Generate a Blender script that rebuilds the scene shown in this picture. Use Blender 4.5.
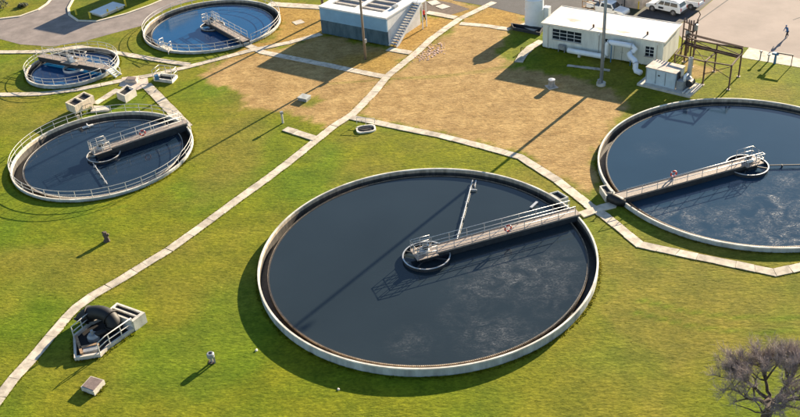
import bpy, math, random
import numpy as np
from mathutils import Matrix, Vector

random.seed(7)
scene = bpy.context.scene
for o in list(bpy.data.objects):
    bpy.data.objects.remove(o)

# ------------------------------------------------------------------ camera
F_PX, PITCH, ROLL, CAM_H = 950.0, math.radians(32.652), math.radians(-4.2465), 49.845
cam_data = bpy.data.cameras.new('camera')
cam_data.sensor_width = 36.0
cam_data.lens = 36.0 * F_PX / 800.0
cam_data.clip_end = 6000
cam = bpy.data.objects.new('camera', cam_data)
scene.collection.objects.link(cam)
cam.matrix_world = (Matrix.Translation((0, 0, CAM_H)) @ Matrix.Rotation(math.pi / 2 - PITCH, 4, 'X')
                    @ Matrix.Rotation(ROLL, 4, 'Z'))
scene.camera = cam

# ------------------------------------------------------------------ sky, sun, exposure
SUN_AZ, SUN_EL = math.radians(39.8), math.radians(17.0)
world = bpy.data.worlds.new('World')
scene.world = world
world.use_nodes = True
wn = world.node_tree.nodes
sky = wn.new('ShaderNodeTexSky')
sky.sky_type = 'NISHITA'
sky.sun_disc = False
sky.sun_elevation = SUN_EL
sky.sun_rotation = SUN_AZ
sky.air_density = 1.0
sky.dust_density = 0.2
sky.ozone_density = 1.5
bg = wn['Background']
bg.inputs['Strength'].default_value = 0.06
world.node_tree.links.new(sky.outputs['Color'], bg.inputs['Color'])
sun_data = bpy.data.lights.new('sun', 'SUN')
sun_data.energy = 5.0
sun_data.angle = math.radians(0.5)
sun_data.color = (1.0, 0.83, 0.60)
sun = bpy.data.objects.new('sun', sun_data)
scene.collection.objects.link(sun)
SUN_DIR = Vector((math.sin(SUN_AZ) * math.cos(SUN_EL), math.cos(SUN_AZ) * math.cos(SUN_EL), math.sin(SUN_EL)))
sun.rotation_euler = SUN_DIR.to_track_quat('Z', 'Y').to_euler()
sun.location = (60, 80, 60)
scene.view_settings.view_transform = 'Standard'
scene.view_settings.look = 'None'
scene.view_settings.exposure = 1.85
scene.view_settings.gamma = 1.0
scene.view_settings.use_curve_mapping = False

# ------------------------------------------------------------------ pixel (800x417 photo) -> world point at height z
def P(px, py, z=0.0):
    x = (px - 400) / F_PX; y = -(py - 208.5) / F_PX
    c, s = math.cos(ROLL), math.sin(ROLL)
    x, y = c * x - s * y, s * x + c * y
    cp, sp = math.cos(PITCH), math.sin(PITCH)
    d = Vector((x, cp + sp * y, -sp + cp * y))
    t = (z - CAM_H) / d.z
    return Vector((d.x * t, d.y * t, z))

# ------------------------------------------------------------------ materials
MATS = {}
def mat(name, col, rough=0.8, var=0.15, scale=3.0, bump=0.0, bscale=None, metal=0.0, col2=None, stretch=None, objrand=0.0, detail=5.0, spec=0.5):
    """noise-varied procedural surface; var = brightness variation, col2 = second colour mixed by noise"""
    m = bpy.data.materials.new(name); m.use_nodes = True
    nt = m.node_tree; N = nt.nodes; L = nt.links
    b = N['Principled BSDF']
    b.inputs['Roughness'].default_value = rough
    b.inputs['Metallic'].default_value = metal
    b.inputs['Specular IOR Level'].default_value = spec
    geo = N.new('ShaderNodeNewGeometry')
    mp = N.new('ShaderNodeMapping')
    L.new(geo.outputs['Position'], mp.inputs['Vector'])
    if stretch: mp.inputs['Scale'].default_value = stretch
    n = N.new('ShaderNodeTexNoise'); n.inputs['Scale'].default_value = scale; n.inputs['Detail'].default_value = detail
    n.inputs['Roughness'].default_value = 0.65
    L.new(mp.outputs['Vector'], n.inputs['Vector'])
    r = N.new('ShaderNodeValToRGB')
    c2 = col2 if col2 else tuple(c * (1 - var) for c in col)
    c1 = col if col2 else tuple(min(1, c * (1 + var)) for c in col)
    r.color_ramp.elements[0].position = 0.36; r.color_ramp.elements[0].color = (*c2, 1)
    r.color_ramp.elements[1].position = 0.64; r.color_ramp.elements[1].color = (*c1, 1)
    L.new(n.outputs['Fac'], r.inputs['Fac'])
    out = r.outputs['Color']
    if objrand:
        oi = N.new('ShaderNodeObjectInfo')
        ma = N.new('ShaderNodeMapRange'); ma.inputs['To Min'].default_value = 1 - objrand; ma.inputs['To Max'].default_value = 1 + objrand * .4
        L.new(oi.outputs['Random'], ma.inputs['Value'])
        mx = N.new('ShaderNodeMix'); mx.data_type = 'RGBA'; mx.blend_type = 'MULTIPLY'; mx.inputs['Factor'].default_value = 1
        L.new(out, mx.inputs[6]); L.new(ma.outputs['Result'], mx.inputs[7]); out = mx.outputs[2]
    L.new(out, b.inputs['Base Color'])
    if bump:
        n2 = N.new('ShaderNodeTexNoise'); n2.inputs['Scale'].default_value = bscale or scale * 6; n2.inputs['Detail'].default_value = 4
        L.new(geo.outputs['Position'], n2.inputs['Vector'])
        bp = N.new('ShaderNodeBump'); bp.inputs['Strength'].default_value = bump; bp.inputs['Distance'].default_value = 0.05
        L.new(n2.outputs['Fac'], bp.inputs['Height']); L.new(bp.outputs['Normal'], b.inputs['Normal'])
    MATS[name] = m
    return m

mat('concrete', (0.50, 0.46, 0.40), 0.85, 0.18, 1.2, 0.25, 14)
mat('path_concrete', (0.50, 0.44, 0.355), 0.9, 0.28, 1.1, 0.25, 18, objrand=0.22)
mat('coping_white', (0.56, 0.53, 0.47), 0.8, 0.35, 0.55, 0.15, 20)
mat('wall_outer', (0.34, 0.36, 0.35), 0.85, 0.32, 0.9, 0.2, 12, stretch=(1, 1, .2), detail=8)
mat('wall_wet', (0.060, 0.055, 0.050), 0.7, 0.4, 1.4, 0.3, 9, stretch=(1.6, 1.6, .15))
mat('wall_inner', (0.36, 0.29, 0.22), 0.85, 0.35, 1.4, 0.3, 9, stretch=(1.6, 1.6, .15))
mat('wall_inner_light', (0.50, 0.43, 0.33), 0.85, 0.3, 1.4, 0.3, 9, stretch=(1.6, 1.6, .15))
mat('slime', (0.028, 0.022, 0.018), 0.55, 0.5, 2.5, 0.4, 9)
mat('weir_steel', (0.34, 0.27, 0.20), 0.5, 0.4, 2.0, 0.1, 12, metal=0.2)
mat('weir_white', (0.62, 0.60, 0.56), 0.5, 0.2, 2.0, 0.1, 12)
mat('white_paint', (0.78, 0.78, 0.76), 0.45, 0.06, 2.0)
mat('rail_paint', (0.48, 0.47, 0.45), 0.5, 0.1, 3.0)
mat('galvanised', (0.46, 0.47, 0.48), 0.4, 0.12, 4.0, metal=0.45)
mat('grating', (0.27, 0.225, 0.195), 0.75, 0.25, 6.0, 0.3, 25)
mat('beam_dark', (0.022, 0.025, 0.030), 0.6, 0.3, 2.0)
mat('black_pipe', (0.006, 0.006, 0.007), 0.62, 0.4, 2.0)
mat('black', (0.004, 0.004, 0.005), 0.7, 0.3, 3.0)
mat('rust', (0.085, 0.045, 0.028), 0.85, 0.4, 5.0, 0.2, 25)
mat('timber', (0.30, 0.19, 0.11), 0.8, 0.3, 5.0, 0.2, 20)
mat('pole_wood', (0.22, 0.17, 0.125), 0.85, 0.3, 2.0, 0.3, 12, stretch=(6, 6, .3))
mat('pole_steel', (0.26, 0.30, 0.34), 0.45, 0.15, 1.5, metal=0.3)
mat('asphalt', (0.20, 0.168, 0.156), 0.92, 0.2, 0.5, 0.3, 25)
mat('asphalt_dark', (0.05, 0.05, 0.056), 0.9, 0.2, 0.6, 0.3, 25)
mat('lot', (0.255, 0.208, 0.186), 0.92, 0.13, 0.18, 0.25, 18, detail=9)
mat('kerb', (0.62, 0.54, 0.42), 0.85, 0.15, 2.0, 0.2, 18)
mat('pad_concrete', (0.52, 0.43, 0.36), 0.9, 0.2, 0.9, 0.25, 16)
mat('soil', (0.10, 0.07, 0.055), 0.95, 0.3, 2.0, 0.5, 14)
mat('block_white', (0.66, 0.66, 0.65), 0.8, 0.12, 0.9, 0.15, 15)
mat('block_blue', (0.19, 0.34, 0.48), 0.8, 0.08, 0.6, 0.12, 12)
mat('block_teal', (0.026, 0.062, 0.085), 0.75, 0.5, 0.9, 0.2, 10, stretch=(1.6, 1.6, .5), col2=(0.075, 0.125, 0.155), detail=8)
mat('step_grey', (0.26, 0.30, 0.36), 0.85, 0.15, 2.0, 0.1, 12)
mat('gravel_roof', (0.30, 0.27, 0.26), 0.95, 0.25, 3.0, 0.6, 16, stretch=(1, 3, 1))
mat('cream_wall', (0.62, 0.62, 0.56), 0.8, 0.14, 0.9, 0.12, 14, stretch=(1.5, 1.5, .3), detail=8)
mat('roof_cream', (0.72, 0.65, 0.57), 0.8, 0.14, 0.35, 0.1, 10)
mat('door_paint', (0.58, 0.57, 0.50), 0.6, 0.06, 2.0)
mat('glass_dark', (0.015, 0.02, 0.028), 0.08, 0.3, 2.0)
mat('tank_white', (0.74, 0.76, 0.78), 0.45, 0.06, 0.8)
mat('unit_paint', (0.45, 0.53, 0.58), 0.5, 0.08, 1.2, 0.05, 8)
mat('unit_top', (0.46, 0.39, 0.34), 0.8, 0.25, 1.2, 0.2, 8)
mat('rubber', (0.012, 0.012, 0.012), 0.85, 0.3, 4.0)
mat('car_white', (0.78, 0.78, 0.79), 0.22, 0.03, 1.0)
mat('car_trim', (0.03, 0.03, 0.034), 0.5, 0.2, 3.0)
mat('chrome', (0.6, 0.6, 0.62), 0.25, 0.1, 3.0, metal=0.8)
mat('lamp_red', (0.40, 0.02, 0.015), 0.3, 0.1, 3.0)
mat('lamp_clear', (0.7, 0.7, 0.68), 0.15, 0.05, 3.0)
mat('yellow_paint', (0.62, 0.46, 0.04), 0.6, 0.2, 4.0)
mat('panel_blue', (0.62, 0.64, 0.66), 0.6, 0.06, 0.8)
mat('red_ring', (0.50, 0.035, 0.02), 0.55, 0.2, 6.0)
mat('blue_paint', (0.05, 0.16, 0.30), 0.45, 0.2, 4.0)
mat('bark', (0.085, 0.062, 0.05), 0.95, 0.35, 6.0, 0.6, 22)
mat('twig', (0.30, 0.25, 0.235), 0.95, 0.25, 2.0)
mat('rock', (0.62, 0.56, 0.48), 0.9, 0.2, 3.0, 0.4, 8)
mat('pink_rubble', (0.48, 0.33, 0.28), 0.9, 0.25, 3.0, 0.4, 8)
mat('skin', (0.42, 0.25, 0.18), 0.6, 0.08, 5.0)
mat('hair', (0.02, 0.015, 0.012), 0.7, 0.2, 20.0)
mat('cloth_blue', (0.05, 0.14, 0.30), 0.9, 0.2, 6.0)
mat('cloth_dark', (0.014, 0.016, 0.028), 0.9, 0.3, 6.0)
mat('cloth_red', (0.42, 0.018, 0.014), 0.9, 0.2, 6.0)
mat('shrub_leaf', (0.035, 0.045, 0.02), 0.8, 0.4, 4.0)
mat('lid_brown', (0.17, 0.125, 0.115), 0.8, 0.2, 3.0, 0.2, 14)
mat('grey_metal', (0.30, 0.31, 0.32), 0.5, 0.2, 4.0, metal=0.3)

def water_material(name, base, spots, ripple=0.22, rough=0.07):
    """dark water; spots = (x, y, radius, weight) where the surface ripples and the colour carries a painted sky-reflection film"""
    m = bpy.data.materials.new(name); m.use_nodes = True
    nt = m.node_tree; N = nt.nodes; L = nt.links; b = N['Principled BSDF']
    b.inputs['IOR'].default_value = 1.333
    def math_(op, a, c=None, d=None):
        n = N.new('ShaderNodeMath'); n.operation = op
        for i, v in enumerate((a, c, d)):
            if v is None: continue
            if isinstance(v, (int, float)): n.inputs[i].default_value = v
            else: L.new(v, n.inputs[i])
        return n.outputs[0]
    geo = N.new('ShaderNodeNewGeometry')
    def noise(scale, detail, dist=0.0, stretch=None, rot=0.0):
        mp = N.new('ShaderNodeMapping'); mp.inputs['Rotation'].default_value = (0, 0, rot)
        if stretch: mp.inputs['Scale'].default_value = stretch
        L.new(geo.outputs['Position'], mp.inputs['Vector'])
        n = N.new('ShaderNodeTexNoise'); n.inputs['Scale'].default_value = scale; n.inputs['Detail'].default_value = detail; n.inputs['Distortion'].default_value = dist
        L.new(mp.outputs['Vector'], n.inputs['Vector']); return n.outputs['Fac']
    msk = None
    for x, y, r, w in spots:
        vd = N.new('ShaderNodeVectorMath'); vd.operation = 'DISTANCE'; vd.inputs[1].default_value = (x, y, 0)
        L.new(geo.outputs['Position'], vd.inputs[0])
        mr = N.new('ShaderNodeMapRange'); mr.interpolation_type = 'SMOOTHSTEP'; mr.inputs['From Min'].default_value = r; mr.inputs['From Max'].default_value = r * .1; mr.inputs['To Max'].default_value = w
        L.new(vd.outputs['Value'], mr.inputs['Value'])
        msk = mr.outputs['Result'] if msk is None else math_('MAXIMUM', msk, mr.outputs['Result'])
    big = noise(0.55, 3, 0.9)
    bm = N.new('ShaderNodeMapRange'); bm.inputs['From Min'].default_value = .36; bm.inputs['From Max'].default_value = .66; L.new(big, bm.inputs['Value'])
    msk = math_('MULTIPLY', msk, bm.outputs['Result']) if msk is not None else math_('MULTIPLY', bm.outputs['Result'], 0.05)
    rp = noise(1.5, 2.5, 1.4, (1, 1.7, 1), .5)
    bp = N.new('ShaderNodeBump'); bp.inputs['Distance'].default_value = 0.35
    L.new(math_('MULTIPLY_ADD', msk, ripple, 0.012), bp.inputs['Strength']); L.new(rp, bp.inputs['Height']); L.new(bp.outputs['Normal'], b.inputs['Normal'])
    sheen = noise(2.3, 4, 2.2, (1, 2.3, 1), .35)
    fr = N.new('ShaderNodeMapRange'); fr.inputs['From Min'].default_value = 0.48; fr.inputs['From Max'].default_value = 0.66; L.new(sheen, fr.inputs['Value'])
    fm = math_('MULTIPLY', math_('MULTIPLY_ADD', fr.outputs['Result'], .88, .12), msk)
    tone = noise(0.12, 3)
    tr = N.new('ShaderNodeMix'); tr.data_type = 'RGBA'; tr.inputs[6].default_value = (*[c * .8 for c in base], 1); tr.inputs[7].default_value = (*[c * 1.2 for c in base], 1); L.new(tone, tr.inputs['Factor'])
    mx = N.new('ShaderNodeMix'); mx.data_type = 'RGBA'; mx.inputs[7].default_value = (0.22, 0.225, 0.23, 1); L.new(tr.outputs[2], mx.inputs[6])  # pale sky reflection on the ripples, painted into the base colour
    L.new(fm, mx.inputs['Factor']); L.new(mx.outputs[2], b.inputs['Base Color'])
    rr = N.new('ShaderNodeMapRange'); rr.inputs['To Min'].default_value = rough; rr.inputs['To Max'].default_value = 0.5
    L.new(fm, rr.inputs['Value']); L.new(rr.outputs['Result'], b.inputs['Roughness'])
    MATS[name] = m
def WP(l): return [(P(x, y).x, P(x, y).y, r, w) for x, y, r, w in l]
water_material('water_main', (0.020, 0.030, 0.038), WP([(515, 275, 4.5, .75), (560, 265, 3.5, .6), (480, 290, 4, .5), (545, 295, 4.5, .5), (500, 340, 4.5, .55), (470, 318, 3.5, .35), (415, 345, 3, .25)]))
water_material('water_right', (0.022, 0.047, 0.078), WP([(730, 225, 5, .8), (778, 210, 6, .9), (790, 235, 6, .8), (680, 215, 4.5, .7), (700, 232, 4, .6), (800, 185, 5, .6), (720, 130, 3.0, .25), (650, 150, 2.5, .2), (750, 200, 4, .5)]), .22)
water_material('water_left', (0.010, 0.022, 0.040), [], .1)
water_material('water_far', (0.004, 0.056, 0.155), [], .1)

# ------------------------------------------------------------------ mesh builder
class MB:
    def __init__(s): s.v = []; s.f = []
    def add(s, vs, fs):
        n = len(s.v); s.v += [tuple(v) for v in vs]; s.f += [tuple(i + n for i in f) for f in fs]; return s
    def box(s, c, size, rz=0.0, M=None):
        hx, hy, hz = size[0] / 2, size[1] / 2, size[2] / 2
        R = Matrix.Rotation(rz, 4, 'Z') if M is None else M
        vs = [Vector(c) + (R @ Vector((x * hx, y * hy, z * hz))) for x in (-1, 1) for y in (-1, 1) for z in (-1, 1)]
        return s.add(vs, [(0, 1, 3, 2), (4, 6, 7, 5), (0, 4, 5, 1), (2, 3, 7, 6), (0, 2, 6, 4), (1, 5, 7, 3)])
    def prism(s, poly, z0, z1):
        a = sum(poly[i][0] * poly[(i + 1) % len(poly)][1] - poly[(i + 1) % len(poly)][0] * poly[i][1] for i in range(len(poly)))
        if a < 0: poly = list(poly)[::-1]
        n = len(poly)
        vs = [(p[0], p[1], z0) for p in poly] + [(p[0], p[1], z1) for p in poly]
        fs = [tuple(range(n - 1, -1, -1)), tuple(range(n, 2 * n))] + [(i, (i + 1) % n, n + (i + 1) % n, n + i) for i in range(n)]
        return s.add(vs, fs)
    def beam(s, a, b, w, h):
        a, b = Vector(a), Vector(b); d = b - a; L = d.length
        if L < 1e-6: return s
        z = d.normalized(); up = Vector((0, 0, 1)) if abs(z.z) < .95 else Vector((0, 1, 0))
        x = z.cross(up).normalized(); y = x.cross(z)
        vs = []
        for p in (a, b):
            for i, j in ((-1, -1), (1, -1), (1, 1), (-1, 1)): vs.append(p + x * (i * w / 2) + y * (j * h / 2))
        return s.add(vs, [(3, 2, 1, 0), (4, 5, 6, 7), (0, 1, 5, 4), (1, 2, 6, 5), (2, 3, 7, 6), (3, 0, 4, 7)])
    def tube(s, pts, r, n=6, cap=True, closed=False):
        pts = [Vector(p) for p in pts]; k = len(pts)
        rs = r if isinstance(r, (list, tuple)) else [r] * k
        base = len(s.v); prev = None
        for i, p in enumerate(pts):
            if closed: t = pts[(i + 1) % k] - pts[i - 1]
            else: t = pts[min(i + 1, k - 1)] - pts[max(i - 1, 0)]
            t = t.normalized()
            if prev is None:
                up = Vector((0, 0, 1)) if abs(t.z) < .9 else Vector((1, 0, 0)); x = t.cross(up).normalized()
            else:
                x = (prev - t * prev.dot(t))
                x = x.normalized() if x.length > 1e-6 else t.cross(Vector((0, 0, 1))).normalized()
            prev = x; y = t.cross(x)
            for j in range(n):
                a = 2 * math.pi * j / n
                s.v.append(tuple(p + x * (math.cos(a) * rs[i]) + y * (math.sin(a) * rs[i])))
        m = k if closed else k - 1
        for i in range(m):
            a0 = base + i * n; b0 = base + ((i + 1) % k) * n
            for j in range(n): s.f.append((a0 + j, a0 + (j + 1) % n, b0 + (j + 1) % n, b0 + j))
        if cap and not closed:
            s.f.append(tuple(base + j for j in range(n - 1, -1, -1))); s.f.append(tuple(base + (k - 1) * n + j for j in range(n)))
        return s
    def lathe(s, prof, c, n=64, closed=True, a0=0.0):
        """ring swept from a closed (r, z) profile"""
        base = len(s.v); k = len(prof)
        for i in range(n):
            a = a0 + 2 * math.pi * i / n
            for r, z in prof: s.v.append((c[0] + r * math.cos(a), c[1] + r * math.sin(a), c[2] + z))
        kk = k if closed else k - 1
        for i in range(n):
            A = base + i * k; B = base + ((i + 1) % n) * k
            for j in range(kk): s.f.append((A + j, B + j, B + (j + 1) % k, A + (j + 1) % k))
        return s
    def disc(s, c, r, n=96):
        vs = [(c[0] + r * math.cos(2 * math.pi * i / n), c[1] + r * math.sin(2 * math.pi * i / n), c[2]) for i in range(n)]
        return s.add(vs, [tuple(range(n))])
    def build(s, name, m, parent=None, smooth=False, bevel=0.0):
        me = bpy.data.meshes.new(name)
        off = origin(parent) if parent else Vector((0, 0, 0))
        me.from_pydata([(v[0] - off.x, v[1] - off.y, v[2] - off.z) for v in s.v], [], s.f)
        me.materials.append(MATS[m]); me.update()
        if smooth: me.polygons.foreach_set('use_smooth', [True] * len(me.polygons))
        o = bpy.data.objects.new(name, me); scene.collection.objects.link(o)
        if parent: o.parent = parent
        if bevel:
            b = o.modifiers.new('bevel', 'BEVEL'); b.width = bevel; b.segments = 2; b.limit_method = 'ANGLE'
        return o

ORIG = {}
def origin(o):
    while o.parent: o = o.parent
    return ORIG.get(o.name, Vector((0, 0, 0)))
def tag(o, label=None, cat=None, group=None, kind=None):
    if label: o['label'] = label
    if cat: o['category'] = cat
    if group: o['group'] = group
    if kind: o['kind'] = kind
    return o
def thing(name, loc, label, cat, group=None):
    o = bpy.data.objects.new(name, None); o.empty_display_size = 0.3
    scene.collection.objects.link(o); o.location = loc; ORIG[o.name] = Vector(loc)
    return tag(o, label, cat, group)
def shared(name, me, parent, loc, rz=0.0):
    """one more piece that shares mesh data; loc in world"""
    o = bpy.data.objects.new(name, me); scene.collection.objects.link(o); o.parent = parent
    o.location = Vector(loc) - origin(parent); o.rotation_euler = (0, 0, rz)
    return o
def mesh_only(mb, name, m):
    me = bpy.data.meshes.new(name); me.from_pydata(mb.v, [], mb.f); me.materials.append(MATS[m]); me.update(); return me

# ------------------------------------------------------------------ layout data
TANKS = {  # centre x, y, radius, rim height
    'A': (2.04, 68.81, 15.0, 0.80), 'B': (34.79, 80.57, 14.6, 0.50), 'C': (-32.37, 93.37, 9.9, 0.35),
    'D': (-24.83, 129.68, 9.77, 0.40), 'E': (-41.95, 118.0, 6.05, 0.50)}
PATHS = [  # pixel polyline, width, name, slab length
    ([(-8, 408), (0, 397), (14, 378.6), (31, 360.4), (50.6, 336.5), (66, 318.3), (77, 307), (92, 296.3), (124, 277.8), (145, 264.6), (169, 250), (200, 227.7), (240, 198), (264, 181), (288, 163), (303, 151), (334, 126), (353, 114), (374.5, 92), (387, 76.5), (402.5, 64), (418, 51.6), (430, 40), (445, 29), (460, 18.6), (480, 9), (494, 2.2)], 1.02, 1.5),
    ([(351, 117.5), (387, 125), (440, 135.7), (480, 146), (520, 157), (558, 181), (588, 205), (606, 217), (628, 235), (640, 245), (716.6, 261), (775, 273), (806, 266)], 1.0, 1.5),
    ([(285, 129), (316, 139)], 1.0, 1.5),
    ([(383, 76.5), (262, 52), (247, 45)], 1.1, 1.6),
    ([(321, 34), (290, 42.5), (251, 50.5), (190, 66.5), (153, 75), (113, 82.5), (76.6, 90), (40, 94), (-6, 95)], 1.0, 1.6),
    ([(189, 65), (160, 60.5), (119, 53.4), (80, 47.2), (40, 52), (-6, 52.4)], 1.0, 1.6),
    ([(146, 84.5), (187, 127)], 1.35, 1.6),
    ([(118.4, 89.4), (94.8, 104)], 1.0, 1.6),
    ([(427, 12.5), (456, 18)], 1.1, 1.6),
    ([(460, 23.5), (488, 26), (510, 29.5)], 1.0, 1.6),
    ([(388, 49), (411, 53)], 1.15, 1.6),
    ([(542, 41), (530, 48), (523, 55), (518.5, 62.5)], 1.1, 1.2),
    ([(567, 65.5), (610, 70.5)], 0.6, 1.6),
    ([(323, 7.5), (300, 6), (268, 4)], 1.6, 1.8),
]
def W2(l): return [P(x, y).xy for x, y in l]
ROAD_LEFT = W2([(-60, 24), (0, 19.5), (20, 17), (38, 10.5), (47, 4.5), (52, -1), (56, -14), (84, -14), (74, -1), (68.5, 8), (69.5, 15), (78, 21), (97, 21.5), (126, 14), (150, 5.5), (176, -6), (230, -10), (196, 0), (172, 6), (150, 18), (141, 26), (113, 33.3), (80.6, 42.3), (50.4, 46.4), (20, 44.3), (0, 39), (-60, 30)])
ROAD_BACK = W2([(440, -6), (454, 0.5), (480, 5), (500, 9.5), (525, 15.5), (545, 20), (600, 24), (640, 26), (672, 29), (690, 17), (700, 10), (712, 0), (720, -8)])
LOT = W2([(721, -9), (713, 0), (701, 10), (691, 17), (673, 29), (684, 40), (749, 47.5), (806, 60), (860, 60), (860, -20)])
LOT_WALK = W2([(749, 47.5), (741, 57.5), (806, 68.5), (806, 60)])

def seg_dist(px, py, poly, closed):
    d = np.full(px.shape, 1e9)
    n = len(poly)
    for i in range(n if closed else n - 1):
        ax, ay = poly[i]; bx, by = poly[(i + 1) % n]
        vx, vy = bx - ax, by - ay
        t = np.clip(((px - ax) * vx + (py - ay) * vy) / (vx * vx + vy * vy + 1e-9), 0, 1)
        d = np.minimum(d, np.hypot(px - ax - t * vx, py - ay - t * vy))
    return d
def inside(px, py, poly):
    r = np.zeros(px.shape, bool); n = len(poly)
    for i in range(n):
        ax, ay = poly[i]; bx, by = poly[(i + 1) % n]
        c = ((ay > py) != (by > py)) & (px < (bx - ax) * (py - ay) / ((by - ay) if abs(by - ay) > 1e-9 else 1e-9) + ax)
        r ^= c
    return r
RNG = np.random.default_rng(3)
GRIDS = [RNG.random((256, 256)) for _ in range(6)]
def vnoise(x, y, s, k):
    g = GRIDS[k % 6]; x = x * s + 500.3 + 17 * k; y = y * s + 500.7 + 31 * k
    xi = np.floor(x).astype(int); yi = np.floor(y).astype(int); fx = x - xi; fy = y - yi
    fx = fx * fx * (3 - 2 * fx); fy = fy * fy * (3 - 2 * fy)
    a = g[xi % 256, yi % 256]; b = g[(xi + 1) % 256, yi % 256]; c = g[xi % 256, (yi + 1) % 256]; d = g[(xi + 1) % 256, (yi + 1) % 256]
    return (a * (1 - fx) + b * fx) * (1 - fy) + (c * (1 - fx) + d * fx) * fy
def fbm(x, y, s, k, o=4):
    return sum(vnoise(x, y, s * 2 ** i, k + i) * 0.5 ** (i + 1) for i in range(o)) / (1 - 0.5 ** o)
DRY_POLYS = [(W2(l), w) for l, w in [
    ([(200, 75), (222, 62), (262, 52), (330, 62), (385, 77), (352, 118), (333, 128), (318, 126), (290, 111), (262, 108), (240, 110), (247, 96), (228, 88), (205, 84)], 1.0),
    ([(270, 8), (300, 5), (325, 10), (323, 36), (262, 53), (205, 66), (222, 58), (262, 42), (284, 28)], 0.95),
    ([(322, 36), (262, 53), (330, 66), (386, 78), (410, 52), (388, 48)], 0.9),
    ([(386, 48), (412, 53), (456, 20), (425, 14)], 1.0),
    ([(384, 80), (440, 38), (462, 22), (492, 4), (528, 16), (522, 28), (505, 34), (500, 52), (506, 68), (540, 72), (575, 78), (612, 92), (632, 108), (605, 135), (596, 160), (598, 190), (590, 196), (560, 176), (520, 152), (480, 142), (440, 132), (400, 124), (354, 116)], 1.0),
    ([(425, 12), (456, 18), (480, 8), (440, -4)], 0.9),
    ([(680, 50), (700, 66), (716, 70), (705, 80), (690, 78), (684, 66)], 0.8)]]
GOLD_POLYS = [W2([(270, 8), (323, 8), (323, 36), (262, 53), (222, 58)]), W2([(386, 48), (412, 53), (456, 20), (480, 8), (440, 6), (425, 14)]), W2([(462, 22), (492, 4), (528, 16), (505, 30)]), W2([(330, 62), (385, 77), (402, 62), (388, 48)])]
TURF_LINES = [W2([(-5, 206), (26, 209), (60, 210), (80, 209), (110, 205)]), W2([(-5, 219.5), (30, 219), (66, 217), (100, 212), (125, 206)]), W2([(330, 84), (395, 78), (450, 75), (497, 68), (520, 66)]), W2([(395, 79), (440, 77), (498, 70)]),  # tyre tracks on the lawn, then darker lines across the dry ground
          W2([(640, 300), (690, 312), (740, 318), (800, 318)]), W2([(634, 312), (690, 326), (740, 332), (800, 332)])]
VENT_GREEN = W2([(303, 101), (316, 97), (321, 101), (312, 108), (302, 107)])
def fields(x, y):
    """(dryness 0..1, gold 0..1, lushness 0..1) of the turf"""
    wob = (fbm(x, y, 0.35, 0) - 0.5) * 5.0 + (fbm(x, y, 1.4, 2, 3) - 0.5) * 3.4
    dry = np.zeros(x.shape); gold = np.zeros(x.shape)
    for poly, w in DRY_POLYS:
        sd = np.where(inside(x, y, poly), 1, -1) * seg_dist(x, y, poly, True) + wob * 0.45
        dry = np.maximum(dry, w * np.clip(sd / 0.9 + 0.5, 0, 1))
    for poly in GOLD_POLYS:
        sd = np.where(inside(x, y, poly), 1, -1) * seg_dist(x, y, poly, True) + wob * 0.3
        gold = np.maximum(gold, np.clip(sd / 2 + 0.5, 0, 1))
    straw = np.clip((fbm(x, y, 0.13, 1) - 0.42) * 3.6, 0, 1)
    # turf east of the big tank and round its foot is more straw coloured, the western lawn greener
    east = np.clip((x - 3) / 14, 0, 1) * np.clip((82 - y) / 14, 0, 1)
    tracks = 0.0
    sw_ = np.clip((8 - x) / 8, 0, 1) * np.clip((78 - y) / 16, 0, 1)
    straw = np.clip(straw * (0.62 - .35 * sw_) + east * (0.30 + 0.35 * fbm(x, y, 0.5, 3)) + tracks, 0, 0.75)
    lush = np.clip((fbm(x, y, 0.16, 4) - 0.42) * 3.0 + .45 * sw_, 0, 1)
    lush = np.maximum(lush, np.clip(1 - np.hypot(x - 24.5, y - 47.5) / 7.0, 0, 1) * 1.0)
    straw = straw * (1 - np.clip(1 - np.hypot(x - 24.5, y - 47.5) / 7.0, 0, 1) ** .5)
    for tr in TURF_LINES:
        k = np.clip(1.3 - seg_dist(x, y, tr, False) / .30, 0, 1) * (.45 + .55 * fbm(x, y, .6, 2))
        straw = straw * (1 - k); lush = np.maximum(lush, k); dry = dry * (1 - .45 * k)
    sd = np.where(inside(x, y, VENT_GREEN), 1, -1) * seg_dist(x, y, VENT_GREEN, True) + wob * .2
    dry = dry * (1 - .9 * np.clip(sd / .6 + .5, 0, 1))
    return dry, gold, np.clip(straw, 0, 1), lush

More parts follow.
